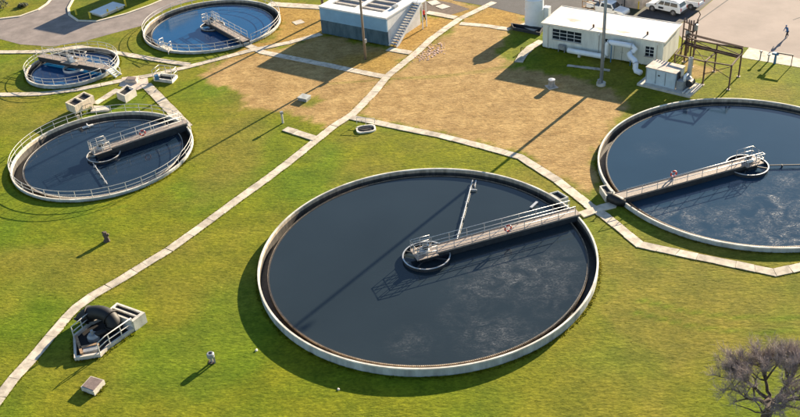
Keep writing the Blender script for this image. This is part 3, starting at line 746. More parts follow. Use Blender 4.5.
# ------------------------------------------------------------------ pump pit with black pipe, near left
t = thing('pump_pit', P(103, 338), 'sunken pump pit with white rails and twin-slot concrete box on the near left lawn', 'pump pit')
out = [P(74, 358, .35), P(100, 354, .35), P(108, 346, .35), P(134, 328, .35), P(106, 314, .35), P(90, 321, .35), P(73, 335, .35)]
ce = sum((q.xy for q in out), Vector((0, 0))) / len(out)
mb = MB(); k = len(out); inn = [ce + (q.xy - ce) * .9 for q in out]
for i in range(k): mb.prism([out[i].xy, out[(i + 1) % k].xy, inn[(i + 1) % k], inn[i]], -.05, .35)
mb.build('curb', 'concrete', t)
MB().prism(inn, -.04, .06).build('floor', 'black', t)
z = 1.05
bx = [P(106, 311.5, z), P(117, 302.5, z), P(145, 312.5, z), P(133, 321.5, z)]
mb = MB()
def pt4(c, a, b): return c[0].xy + (c[1] - c[0]).xy * a * (1 - b) + (c[2] - c[3]).xy * a * b + (c[3] - c[0]).xy * b
q4 = lambda a0, b0, a1, b1: [pt4(bx, a0, b0), pt4(bx, a1, b0), pt4(bx, a1, b1), pt4(bx, a0, b1)]
mb.prism(q4(0, 0, 1, .06), 0, z); mb.prism(q4(0, .9, 1, 1), 0, z); mb.prism(q4(0, .06, .12, .9), 0, z - .001); mb.prism(q4(.88, .06, 1, .9), 0, z - .001); mb.prism(q4(.46, .06, .56, .9), .901, z - .002)
mb.build('box_wall', 'coping_white', t)
MB().prism(q4(.12, .06, .88, .9), 0.0, .9).build('slot_shade', 'black', t)  # raised black fill paints the shade in the slots
# black elbow pipe
kp = [P(82, 321, .45), P(84, 312, 1.0), P(103, 306, 1.75), P(116, 318, 1.25), P(114, 327, .45)]
def bez(c, u):
    c = list(c)
    while len(c) > 1: c = [c[i].lerp(c[i + 1], u) for i in range(len(c) - 1)]
    return c[0]
pts = [bez(kp, i / 18) for i in range(19)]
el = MB().tube(pts, [.60] * 19, 22).build('elbow_pipe', 'black_pipe', t, True)
for s_ in (0, 5, 13, 18):
    p, d = pts[s_], (pts[min(s_ + 1, 18)] - pts[max(s_ - 1, 0)]).normalized()
    fl = MB().tube([p - d * .05, p + d * .05], .72, 22).build('flange', 'black', el)
p = P(93, 336, .4)
MB().lathe([(.02, .06), (.5, .06), (.5, .4), (.36, .6), (.02, .6)], (p.x, p.y, 0), 20).build('pump_casing', 'grey_metal', t)
MB().tube([(p.x + .2, p.y, .45), (*P(110, 329, .45).xy, .45)], .25, 14).build('suction_pipe', 'black_pipe', t, True)
MB().tube([(p.x, p.y, .6), (p.x, p.y, 1.0)], .12, 10).build('motor_shaft', 'grey_metal', t)
for a, b_ in (((76, 336), (82, 354)), ((80, 348), (98, 344))):
    a, b_ = P(*a, .42), P(*b_, .42); MB().beam((a.x, a.y, .44), (b_.x, b_.y, .44), .22, .12).build('timber', 'timber', t)
    MB().box((a.x, a.y, .2), (.16, .16, .38), .5).box((b_.x, b_.y, .2), (.16, .16, .38), .5).build('timber_foot', 'timber', t)
p = P(91, 350, .2); MB().box((p.x, p.y, .22), (1.2, .7, .38), .25).build('motor', 'grey_metal', t)
h = lambda l: [tuple(P(x, y, .35).xy) for x, y in l]
handrail(t, h([(100, 353.5), (108, 346), (133.5, 328)]), .35, .045, 1.05, 1.3)
handrail(t, h([(74, 337), (92, 322)]), .35, .045, 1.05, 1.3)
for (x, y) in ((137, 328), (142, 323)):
    p = P(x, y); MB().box((p.x, p.y, .12), (.7, .3, .24), .9).build('footing_block', 'pad_concrete', t)

# hatch box, marker stubs, vents
c4 = [P(82, 391), P(92, 380), P(105.5, 384), P(95, 396)]
t = thing('lid_box', sum(c4, Vector((0, 0, 0))) / 4, 'low concrete box with flat brown lid at the bottom left', 'hatch')
MB().prism([q.xy for q in c4], -.05, .42).build('frame', 'concrete', t)
ce = sum((q.xy for q in c4), Vector((0, 0))) / 4; MB().prism([ce + (q.xy - ce) * .86 for q in c4], .421, .47).build('lid', 'lid_brown', t)
p = P(212, 362); t = thing('valve_post', p, 'short round white valve stand on the lawn left of the central tank', 'valve')
MB().lathe([(.10, 0), (.10, .6), (.02, .6), (.02, 0)], p, 14).build('stem', 'galvanised', t)
MB().lathe([(.30, .55), (.30, .85), (.24, .92), (.16, .92), (.16, .75), (.02, .75), (.02, .55)], p, 18).build('head', 'grey_metal', t)
MB().box((p.x + .25, p.y - .1, .3), (.12, .12, .6), .3).build('bracket', 'grey_metal', t)
MB().prism([(p.x - .25, p.y - .25), (p.x + .25, p.y - .25), (p.x + .25, p.y + .25), (p.x - .25, p.y + .25)], -.02, .05).build('base_plate', 'soil', t)
p = P(107, 241); t = thing('tree_stump', p, 'knobbly brown stub standing alone on the left lawn', 'stump')
mb = MB(); mb.tube([p, p + Vector((.03, 0, .35)), p + Vector((-.05, .05, .75)), p + Vector((0, .05, 1.0))], [.34, .22, .24, .16], 9); mb.build('trunk', 'bark', t)
MB().tube([p + Vector((0, 0, .4)), p + Vector((.3, .05, .75))], [.14, .1], 7).build('knot', 'bark', t)
MB().tube([p + Vector((0, 0, .6)), p + Vector((-.25, .1, 1.0))], [.14, .1], 7).build('knot', 'bark', t)
p = P(283, 123); t = thing('marker_post', p, 'slim pale marker post beside the short path stub', 'post')
MB().tube([p, p + Vector((0, 0, 1.2))], .12, 8).build('stem', 'concrete', t); MB().box(p + Vector((0, 0, 1.32)), (.34, .3, .28), .4).build('cap', 'grey_metal', t)
c4 = [P(298, 100.5), P(303, 96.5), P(311, 98.3), P(306.5, 102.3)]
t = thing('vent_box', sum(c4, Vector((0, 0, 0))) / 4, 'squat grey vent box on the brown dry grass', 'vent box')
MB().prism([q.xy for q in c4], -.03, .35).build('body', 'grey_metal', t)
ce = sum((q.xy for q in c4), Vector((0, 0))) / 4; MB().prism([ce + (q.xy - ce) * 1.08 for q in c4], .351, .42).build('lid', 'wall_outer', t)
p = P(366, 129.5); t = thing('manhole', p, 'oval pale-rimmed open manhole beside the path fork', 'manhole')
a_, n_ = P(356.5, 130), P(376, 127.5)
u = (n_ - a_).xy; lu = u.length / 2; u.normalize(); w_ = Vector((-u.y, u.x))
ring = MB(); pts = []
for i in range(24):
    g = 2 * math.pi * i / 24; ex = math.copysign(abs(math.cos(g)) ** .6, math.cos(g)); ey = math.copysign(abs(math.sin(g)) ** .6, math.sin(g))
    pts.append(Vector((p.x, p.y)) + u * ex * lu + w_ * ey * .85)
for i in range(24):
    j = (i + 1) % 24; pc = Vector((p.x, p.y)); ring.prism([pts[i], pts[j], pc + (pts[j] - pc) * .84, pc + (pts[i] - pc) * .84], -.02, .16)
ring.build('rim', 'coping_white', t)
MB().prism([Vector((p.x, p.y)) + (q - Vector((p.x, p.y))) * .84 for q in pts], -.01, .03).build('opening', 'black', t)
handrail(t, [tuple(P(357, 124.5).xy), tuple(P(375, 125.5).xy)], 0.05, .03, .85, 1.0)
MB().beam((*(Vector((p.x, p.y)) - u * lu * .7), .2), (*(Vector((p.x, p.y)) + u * lu * .7), .2), .14, .1).build('cross_bar', 'beam_dark', t)
p = P(551.5, 87); t = thing('vent_can', p, 'round grey metal can standing on the dry grass', 'vent pipe')
MB().lathe([(.38, 0), (.38, .85), (.30, .9), (.02, .9), (.02, 0)], p, 18).build('body', 'grey_metal', t); MB().lathe([(.42, .9), (.42, 1.0), (.02, 1.05), (.02, .9)], p, 18).build('cap', 'galvanised', t); MB().box((p.x, p.y, .04), (1.2, 1.2, .1), .3).build('base', 'pad_concrete', t)
p = P(521, 52); t = thing('garden_tap', p, 'small dark standpipe on the bright grass strip', 'standpipe')
MB().tube([p, p + Vector((0, 0, .6))], .06, 8).build('riser', 'black', t); MB().tube([p + Vector((0, 0, .6)), p + Vector((.22, 0, .62)), p + Vector((.26, 0, .5))], .05, 8).build('spout', 'black', t)
for i, (x, y, s) in enumerate(((256.5, 350.5, .14), (338.5, 389.5, .12))):
    p = P(x, y); mb = MB(); mb.lathe([(.02, -.05), (s, -.03), (s * .85, s * .5), (s * .3, s * .75), (.02, s * .78)], p, 7)
    mb.v = [(a + random.uniform(-.2, .2) * s, b + random.uniform(-.2, .2) * s, c_) for a, b, c_ in mb.v]
    lab = ['pale stone on the lawn near the lower left rim of the central tank', 'pale stone at the bottom edge below the central tank', 'tiny pale stone on the grass above the white valve stand', 'tiny pale stone on the yellow grass right of the central tank'][i]
    tag(mb.build('stone', 'rock'), lab, 'stone', 'loose stones')
mb = MB()
for k in range(110):
    s = random.random(); p = P(417 + 26 * s + random.gauss(0, 4), 58 - 11 * s + random.gauss(0, 2.6)); r = random.uniform(.04, .13)
    mb.box((p.x, p.y, r * .2), (r * 2.4, r * 1.6, r * .6), random.random() * 3)
tag(mb.build('rubble', 'pink_rubble'), 'scatter of pink rubble on dry grass by the main path', 'rubble', kind='stuff')

# ------------------------------------------------------------------ block building with outside stair (top centre)
c0, c1 = P(322, 33), P(388, 46); uu = (c1 - c0).xy; WB = uu.length; uu.normalize(); vv = Vector((-uu.y, uu.x)); HB = 3.9; DB = 8.3
def B1(u, v, z): q = c0.xy + uu * u + vv * v; return (q.x, q.y, z)
rb = math.atan2(uu.y, uu.x)
t = thing('filter_building', (*(c0.xy + uu * WB / 2 + vv * DB / 2), 0), 'blue-fronted white block building with dark stained base and open roof basins', 'building')
def bx1(mb, u0, u1, v0, v1, z0, z1): c = B1((u0 + u1) / 2, (v0 + v1) / 2, (z0 + z1) / 2); return mb.box(c, (u1 - u0, v1 - v0, z1 - z0), rb)
bx1(MB(), 0, WB, 0, .25, 0, 1.95).build('base_wall', 'block_teal', t)
bx1(MB(), 0.012, WB - .012, .012, .25, 1.951, HB - .18).build('upper_wall', 'block_blue', t)
mb = MB(); bx1(mb, .01, .26, .251, DB, 0, HB - .18); bx1(mb, WB - .26, WB - .01, .251, DB, 0, HB - .18); bx1(mb, .261, WB - .261, DB - .25, DB, 0, HB - .18); mb.build('side_wall', 'block_white', t)
mb = MB(); bx1(mb, -.06, WB + .06, -.06, 1.5, HB - .179, HB + .02); bx1(mb, -.06, 1.0, 1.5, DB, HB - .179, HB + .019); bx1(mb, WB - 1.6, WB + .06, 1.5, DB, HB - .179, HB + .019); bx1(mb, 4.9, 5.6, 1.5, DB, HB - .179, HB + .018)
rf = mb.build('roof_slab', 'block_white', t)
mb = MB(); bx1(mb, 1.0, 4.9, 1.5, DB - .3, HB - .5, HB - .25); mb.build('roof_basin', 'gravel_roof', rf)
mb = MB(); bx1(mb, 5.6, WB - 1.6, 1.5, DB - .3, HB - .5, HB - .25); mb.build('roof_basin', 'gravel_roof', rf)
for k in range(4):
    mb = MB(); bx1(mb, 1.05, 4.85, 2.3 + k * 1.45, 2.48 + k * 1.45, HB - .24, HB - .05); mb.build('cross_beam', 'concrete', rf)
    mb = MB(); bx1(mb, 5.65, WB - 1.65, 2.3 + k * 1.45, 2.48 + k * 1.45, HB - .24, HB - .05); mb.build('cross_beam', 'concrete', rf)
mb = MB(); bx1(mb, WB - 1.2, WB - .7, 3.2, 4.1, HB + .02, HB + .35); mb.build('roof_vent', 'grey_metal', rf)
# open outside stair climbing along the right wall
ns = 17; sv0, sv1 = .35, 6.7; sw = 1.3
def st_string(mb, u0):
    o0, o1 = (sv0 - .15, 0), (sv1, HB - .1)
    pr = [(sv0 - .2, 0.0), (sv0 + .35, 0.0), (sv1 + .1, HB - .42), (sv1 + .1, HB + .02), (sv1 - .05, HB + .02), (sv0 - .2, .2)]
    A = [B1(u0, v, z) for v, z in pr]; Bq = [B1(u0 + .1, v, z) for v, z in pr]; n = len(pr)
    return mb.add(A + Bq, [tuple(range(n - 1, -1, -1)), tuple(range(n, 2 * n))] + [(i, (i + 1) % n, n + (i + 1) % n, n + i) for i in range(n)])
stp = st_string(MB(), WB + sw - .1).build('stair', 'block_white', t)
st_string(MB(), WB + .02).build('stringer', 'block_white', stp)
for k in range(ns):
    v0 = sv0 + (sv1 - sv0) * k / ns; v1 = v0 + .46; zt = (HB - .05) * (k + 1) / ns
    bx1(MB(), WB + .121, WB + sw - .101, v0, v1, zt - .06, zt).build('step', 'step_grey', stp)
bx1(MB(), WB + .012, WB + sw, sv1 + .101, sv1 + 1.3, HB - .2, HB - .05).build('landing', 'block_white', stp)
for v in (sv1 + .2, sv1 + 1.2): bx1(MB(), WB + sw - .13, WB + sw - .01, v - .06, v + .06, 0, HB - .201).build('landing_post', 'block_white', stp)
hr = MB()
for f_ in (.02, .33, .66, .98):
    v = sv0 + (sv1 - sv0) * f_; zb = HB * f_; hr.tube([B1(WB + sw - .05, v, zb + .1), B1(WB + sw - .05, v, zb + 1.0)], .03, 6)
hr.tube([B1(WB + sw - .05, sv0, 1.0), B1(WB + sw - .05, sv1, HB + 1.0)], .035, 6)
hr.build('stair_rail', 'rail_paint', stp)

# ------------------------------------------------------------------ long cream building (top right)
h2 = 3.34
q0, q1, q2, q3 = P(543, 22.5, h2).xy, P(664, 42, h2).xy, P(679, 25, h2).xy, P(561, 6, h2).xy
u2 = (q1 - q0); W_2 = u2.length; u2.normalize(); v2 = Vector((-u2.y, u2.x)); D_2 = 6.1
r2 = math.atan2(u2.y, u2.x)
def B2(u, v, z): q = q0 + u2 * u + v2 * v; return (q.x, q.y, z)
def bx2(mb, u0, u1, v0, v1, z0, z1): return mb.box(B2((u0 + u1) / 2, (v0 + v1) / 2, (z0 + z1) / 2), (u1 - u0, v1 - v0, z1 - z0), r2)
t = thing('blower_house', (*(q0 + u2 * W_2 / 2 + v2 * D_2 / 2), 0), 'long low cream building with flat roof, strip windows and double door', 'building')
# openings along the front: (u0,u1,z0,z1)
OPEN = [(1.3, 5.25, 1.35, 2.75), (8.2, 8.75, 1.1, 2.55), (9.6, 11.6, 0.0, 2.15), (13.5, 14.6, 1.15, 2.45)]
mb = MB(); u = 0.0
for a, b_, z0, z1 in OPEN:
    bx2(mb, u, a, 0, .25, 0, h2 - .15); bx2(mb, a, b_, 0.001, .249, z1, h2 - .151)
    if z0 > 0: bx2(mb, a, b_, 0.001, .249, 0, z0)
    u = b_
bx2(mb, u, W_2, 0, .25, 0, h2 - .15); bx2(mb, 0, .25, .251, D_2, 0, h2 - .15); bx2(mb, W_2 - .25, W_2, .251, D_2, 0, h2 - .15); bx2(mb, .251, W_2 - .251, D_2 - .25, D_2, 0, h2 - .15)
mb.build('wall', 'cream_wall', t)
rf = bx2(MB(), -.18, W_2 + .18, -.18, D_2 + .18, h2 - .149, h2).build('roof', 'roof_cream', t)
mb = MB(); bx2(mb, -.2, W_2 + .2, -.2, -.1, h2 - .02, h2 + .05); bx2(mb, -.2, W_2 + .2, D_2 + .1, D_2 + .2, h2 - .02, h2 + .05); bx2(mb, -.2, -.1, -.1, D_2 + .1, h2 - .02, h2 + .049); bx2(mb, W_2 + .1, W_2 + .2, -.1, D_2 + .1, h2 - .02, h2 + .049); mb.build('roof_edge', 'coping_white', rf)
for (a, b_) in ((6.4, 1.0), (13.2, 1.4)):
    MB().lathe([(.12, 0), (.12, .35), (.02, .42), (.02, 0)], B2(a, b_, h2), 10).build('roof_vent', 'rust', rf)
for a, b_, s1, s2 in ((3.2, 2.2, 1.1, .5), (7.6, .9, 1.2, .4), (10.2, 1.0, 1.1, .35)):
    mb = MB(); mb.add([B2(a + s1 * math.cos(g) * (.7 + .3 * math.sin(3 * g)), b_ + s2 * math.sin(g), h2 + .004) for g in [i * math.pi / 9 for i in range(18)]], [tuple(range(18))])
    mb.build('rain_stain', 'pad_concrete', rf)
def window(parent, a, b_, z0, z1, nx, nz):
    mb = MB(); w = .055
    for k in range(nx + 1):
        x = a + (b_ - a) * k / nx; bx2(mb, max(a, x - w / 2), min(b_, x + w / 2), .10, .16, z0, z1)
    for k in range(nz + 1):
        z = z0 + (z1 - z0) * k / nz; bx2(mb, a, b_, .103, .157, max(z0, z - w / 2), min(z1, z + w / 2))
    wf = mb.build('window', 'block_white', parent)
    for i in range(nx):
        for j in range(nz):
            bx2(MB(), a + (b_ - a) * i / nx + w / 2, a + (b_ - a) * (i + 1) / nx - w / 2, .125, .135, z0 + (z1 - z0) * j / nz + w / 2, z0 + (z1 - z0) * (j + 1) / nz - w / 2).build('pane', 'glass_dark', wf)
    bx2(MB(), a - .08, b_ + .08, -.08, .10, z0 - .08, z0).build('sill', 'concrete', wf)
window(t, *OPEN[0], 4, 3); window(t, *OPEN[1], 1, 3); window(t, *OPEN[3], 2, 3)
a, b_, z0, z1 = OPEN[2]
for k in range(2):
    dd = bx2(MB(), a + k * 1.0 + .02, a + (k + 1) * 1.0 - .02, .10, .16, .02, z1 - .03).build('door', 'door_paint', t)
    bx2(MB(), a + 1.0 + (.1 if k else -.16), a + 1.0 + (.16 if k else -.1), .06, .10, 1.0, 1.15).build('handle', 'grey_metal', dd)
for u in (.75, 7.6, 15.0):
    MB().tube([B2(u, -.07, .05), B2(u, -.07, h2 - .4), B2(u, .02, h2 - .3)], .05, 8).build('downpipe', 'concrete', t)
    bx2(MB(), u - .12, u + .12, -.16, -.02, h2 - .42, h2 - .2).build('rain_hopper', 'block_white', t)
bx2(MB(), 2.4, 3.3, -.62, -.02, .4, .9).build('air_conditioner', 'grey_metal', t)
mb = MB(); bx2(mb, 2.4, 2.46, -.6, -.02, 0, .4); bx2(mb, 3.24, 3.3, -.6, -.02, 0, .4); mb.build('bracket', 'grey_metal', t)
# interior dark floor behind the panes
bx2(MB(), .3, W_2 - .3, .3, D_2 - .3, 0.02, .06).build('floor', 'asphalt_dark', t)

# fat white air main in front of it
def zpipe(pix): return [P(x, y, z) for x, y, z in pix]
def arm(u, v, z): return Vector(B2(u, v, z))
pts = [arm(3.9, -.95, .62), arm(5.5, -.95, .60), arm(8.6, -.95, .60), arm(9.0, -.95, .95), arm(9.0, -.95, 2.25), arm(9.35, -.95, 2.6), arm(12.2, -.95, 2.6), arm(12.6, -.95, 2.3), arm(12.3, -1.2, 1.9), arm(12.1, -1.5, 1.75), arm(12.5, -2.1, 1.65), arm(13.2, -2.6, 1.55), arm(13.4, -2.8, 1.3), arm(13.4, -2.8, .65), arm(13.6, -3.0, .45), arm(14.3, -3.3, .45)]
ap = MB().tube(pts, .33, 14).build('air_pipe', 'tank_white', None, True)
tag(ap, 'fat white air pipe bending along the front of the cream building', 'pipe')
for k in (3, 5, 6, 8, 12):
    d = (pts[k] - pts[k - 1]).normalized(); MB().tube([pts[k] - d * .05, pts[k] + d * .05], .42, 14).build('flange', 'galvanised', ap)
for k in (1, 2): MB().box((pts[k].x, pts[k].y, .16), (.3, .5, .33), r2).build('pipe_support', 'concrete', ap)
for u in (9.6, 12.1): MB().tube([arm(u, -.95, 0), arm(u, -.95, 2.4)], .06, 8).build('pipe_leg', 'blue_paint', ap)

# blower cabinet on a plinth
z = 1.9
k0, k1, k2, k3 = P(645, 84.5).xy, P(674, 91.5).xy, P(686, 84).xy, P(656, 77).xy
t = thing('blower_cabinet', (*((k0 + k2) / 2), 0), 'pale blue machine cabinet on a concrete plinth beside the cream building', 'machine cabinet')
ue = (k1 - k0); Lk = ue.length; ue.normalize(); ve = Vector((-ue.y, ue.x)); rk = math.atan2(ue.y, ue.x)
def bk(mb, u0, u1, v0, v1, z0, z1): q = k0 + ue * ((u0 + u1) / 2) + ve * ((v0 + v1) / 2); return mb.box((q.x, q.y, (z0 + z1) / 2), (u1 - u0, v1 - v0, z1 - z0), rk)
bk(MB(), -.7, Lk + 2.2, -.7, 2.9, -.05, .28).build('plinth', 'concrete', t)
bd = bk(MB(), 0, Lk, 0, 2.4, .28, 2.2).build('body', 'unit_paint', t)
bk(MB(), -.08, Lk + .08, -.08, 2.48, 2.201, 2.29).build('roof', 'unit_top', t)
for k in range(3):
    bk(MB(), .06 + k * (Lk - .1) / 3, .10 + k * (Lk - .1) / 3, -.02, -.002, .45, 2.05).build('door_seam', 'car_trim', bd)
    pn = bk(MB(), .12 + k * (Lk - .1) / 3, (k + 1) * (Lk - .1) / 3, -.03, -.002, .45, 2.05).build('door_panel', 'unit_paint', bd)
bk(MB(), Lk * .42, Lk * .42 + .22, -.06, -.031, 1.45, 1.62).build('handle', 'car_trim', bd)
bk(MB(), Lk + .15, Lk + .95, .1, .9, .28, 1.35).build('motor', 'grey_metal', t)
q = k0 + ue * (Lk + .7) + ve * 1.6; MB().lathe([(.02, .28), (.6, .28), (.6, 1.3), (.35, 1.55), (.02, 1.55)], (*q, 0), 16).build('blower_casing', 'grey_metal', t)
for dk_ in (.1, .55): bk(MB(), Lk + .05, Lk + .14, .3 + dk_, .6 + dk_, 1.2, 2.1).build('vent_louvre', 'car_trim', t)
q5 = k0 + ue * (Lk + .9) + ve * .5; MB().tube([(*q5, 1.35), (*q5, 1.9), (*(q5 + ve * .6), 2.0)], .16, 10).build('intake_pipe', 'tank_white', t, True)
q = k0 + ue * (Lk + .75) + ve * 2.1; MB().lathe([(.02, .28), (.26, .28), (.26, 3.6), (.22, 3.6), (.22, 3.2), (.02, 3.2)], (*q, 0), 16).build('exhaust_stack', 'galvanised', t)
q = k0 + ue * (Lk + 1.3) + ve * .9; MB().tube([(q.x, q.y, .9), (*(q + ve * .9), .9)], .42, 14).build('silencer', 'beam_dark', t)
for k in range(2): bk(MB(), Lk + 1.2 + .4 * k, Lk + 1.35 + .4 * k, -.6, 1.6, .281, .46).build('skid_rail', 'coping_white', t)

# white storage cylinder
p = P(534, 25.5); t = thing('storage_cylinder', p, 'upright white cylindrical tank left of the cream building', 'storage tank')
MB().lathe([(1.25, 0.1), (1.25, 3.75), (.02, 3.75), (.02, .1)], p, 36).build('shell', 'tank_white', t, False)
MB().lathe([(1.28, 3.751), (1.28, 3.85), (.9, 4.1), (.4, 4.22), (.02, 4.25), (.02, 3.751)], p, 36).build('dome', 'tank_white', t, True)
for zz in (1.0, 2.4): MB().lathe([(1.28, zz), (1.28, zz + .08), (1.24, zz + .08), (1.24, zz)], p, 36).build('hoop', 'tank_white', t)
MB().lathe([(.22, 4.2), (.22, 4.45), (.02, 4.45), (.02, 4.2)], p, 14).build('hatch', 'grey_metal', t)
MB().box((p.x, p.y, .05), (3.0, 3.0, .1), .6).build('base', 'concrete', t)
MB().box((p.x + 1.7, p.y - .1, 1.3), (.8, .8, 2.6), r2).build('side_cabinet', 'tank_white', t)
c4 = [P(512, 24), P(514, 30), P(541, 36), P(541, 28)]
t, _ = open_box('containment_pit', [P(511, 25.5), P(513, 30), P(540, 35.5), P(543, 30.5)], -.05, .4, 'dark low-walled basin in front of the white storage cylinder', 'basin', .15, 1, 'beam_dark', .2)

# ------------------------------------------------------------------ rusty pipe rack
posts = {'b': (692, 67, 3.6), 'c': (714, 71.5, 3.6), 'd': (738.5, 76.6, 3.6), 'e': (702.5, 85, 3.1), 'f': (728.5, 89.6, 3.1), 'g': (684, 62, 3.6), 'h': (673, 77, 3.0)}
t = thing('pipe_rack', P(714, 78), 'rusty steel pipe rack with bare posts between cream building and lot', 'pipe rack')
PB = {}
for k, (x, y, hh) in posts.items():
    p = P(x, y); PB[k] = p
    MB().box((p.x, p.y, hh / 2), (.16, .16, hh), rb).build('post', 'rust', t); MB().box((p.x, p.y, .04), (.36, .36, .08), rb).build('footing', 'pad_concrete', t)
def lift(k, z): return (PB[k].x, PB[k].y, z)
for a, b_, za, zb, w in (('g', 'b', 3.5, 3.5, .14), ('b', 'c', 3.5, 3.5, .14), ('c', 'd', 3.5, 3.5, .14), ('b', 'c', 2.6, 2.6, .22), ('c', 'd', 2.6, 2.6, .22), ('g', 'b', 2.6, 2.6, .22), ('e', 'f', 3.0, 3.0, .12), ('c', 'e', 2.55, 3.0, .14), ('d', 'f', 3.0, 3.0, .16), ('h', 'e', 2.9, 2.95, .14), ('h', 'g', 2.9, 2.9, .12)):
    MB().beam(lift(a, za), lift(b_, zb), w, w).build('beam', 'rust', t)
for a, b_ in (('b', 'c'), ('c', 'd')): MB().tube([lift(a, 3.4), lift(b_, 2.7)], .05, 6).build('brace', 'rust', t)
for k in range(2):
    o = Vector((-.25 - .3 * k, -.3 - .35 * k, 0)); MB().tube([Vector(lift('g', 2.75)) + o, Vector(lift('d', 2.75)) + o], .11, 8).build('pipe', 'rust', t, True)
for a, b_, za, zb in (('e', 'f', 2.9, 1.4), ('f', 'e', 2.9, 1.4), ('b', 'e', 2.6, 3.0), ('g', 'b', 1.6, 3.4), ('g', 'h', 2.8, 1.6), ('b', 'c', 1.7, 1.7)):
    MB().tube([lift(a, za), lift(b_, zb)], .04, 6).build('brace', 'rust', t)
for k in range(3):
    o = Vector((.12 * k, .15 * k, 0)); MB().tube([Vector(lift('g', 3.62)) + o, Vector(lift('d', 3.62)) + o], .05, 6).build('conduit', 'rust', t, True)
# switch stand next to the rack
t = thing('switch_stand', P(688, 56), 'tall cluster of rusty switchgear posts at the lot edge', 'switchgear')
for (x, y, hh) in ((681, 54, 4.6), (686, 56, 4.4), (690, 58, 4.9), (694, 55, 4.7), (688, 52, 4.2)):
    p = P(x, y); MB().box((p.x, p.y, hh / 2), (.14, .14, hh), rb).build('post', 'rust', t)
pa, pb, pc_ = P(681, 54), P(694, 55), P(690, 58)
for zz in (4.3, 3.4, 2.4): MB().beam((pa.x, pa.y, zz), (pc_.x, pc_.y, zz), .12, .14).build('beam', 'rust', t); MB().beam((pc_.x, pc_.y, zz), (pb.x, pb.y, zz), .12, .14).build('beam', 'rust', t)
for k in range(5):
    p = pa.lerp(pc_, k / 4 + .02); MB().lathe([(.02, 4.37), (.09, 4.37), (.12, 4.5), (.06, 4.6), (.1, 4.72), (.02, 4.8)], (p.x, p.y, 0), 8).build('insulator', 'lid_brown', t)
p = pc_.lerp(pb, .5); MB().lathe([(.02, 3.5), (.32, 3.5), (.32, 4.2), (.02, 4.3)], (p.x, p.y, 0), 12).build('transformer', 'grey_metal', t)
p = pa.lerp(pc_, .5); MB().box((p.x, p.y, 2.9), (.5, .35, .8), rb).build('switch_box', 'grey_metal', t)
MB().tube([(pb.x, pb.y, 4.6), (pb.x + .3, pb.y + .2, 5.2), (pb.x + .1, pb.y + .5, 5.6)], .06, 6).build('cable_horn', 'rust', t)

# ------------------------------------------------------------------ poles
def pole(x, y, h, r0, r1, m, label, arm_=True):
    p = P(x, y); t = thing('utility_pole', p, label, 'pole')
    MB().tube([p + Vector((0, 0, -.1)), p + Vector((0, 0, h * .5)), p + Vector((0, 0, h))], [r0, (r0 + r1) / 2, r1], 12).build('shaft', m, t, True)
    return t, p
t, p = pole(365.5, 59.5, 11.5, .17, .13, 'pole_wood', 'weathered wooden pole standing in front of the blue-fronted building')
MB().box((p.x + .2, p.y - .1, 2.6), (.3, .25, .5), .3).build('meter_box', 'galvanised', t); MB().beam((p.x - .9, p.y, 11.0), (p.x + .9, p.y, 11.0), .1, .12).build('cross_arm', 'pole_wood', t)
t, p = pole(601, 85, 17.0, .22, .15, 'pole_steel', 'tall blue-grey steel light mast in front of the cream building')
MB().lathe([(.02, 0), (.55, 0), (.55, .35), (.02, .35)], p, 12).build('footing', 'concrete', t); MB().box((p.x - .3, p.y - .3, .65), (.35, .3, .55), .4).build('junction_box', 'grey_metal', t)
MB().beam((p.x - 1.0, p.y, 16.8), (p.x + 1.0, p.y, 16.8), .12, .12).build('cross_arm', 'pole_steel', t)
for s in (-1, 1): MB().box((p.x + s * .9, p.y - .15, 16.6), (.5, .4, .25), 0).build('floodlight', 'grey_metal', t)
t, p = pole(324, 18.5, 15.5, .2, .15, 'pole_wood', 'dark pole rising behind the left corner of the blue-fronted building')
MB().beam((p.x - .9, p.y, 15.0), (p.x + .9, p.y, 15.0), .1, .12).build('cross_arm', 'pole_wood', t)

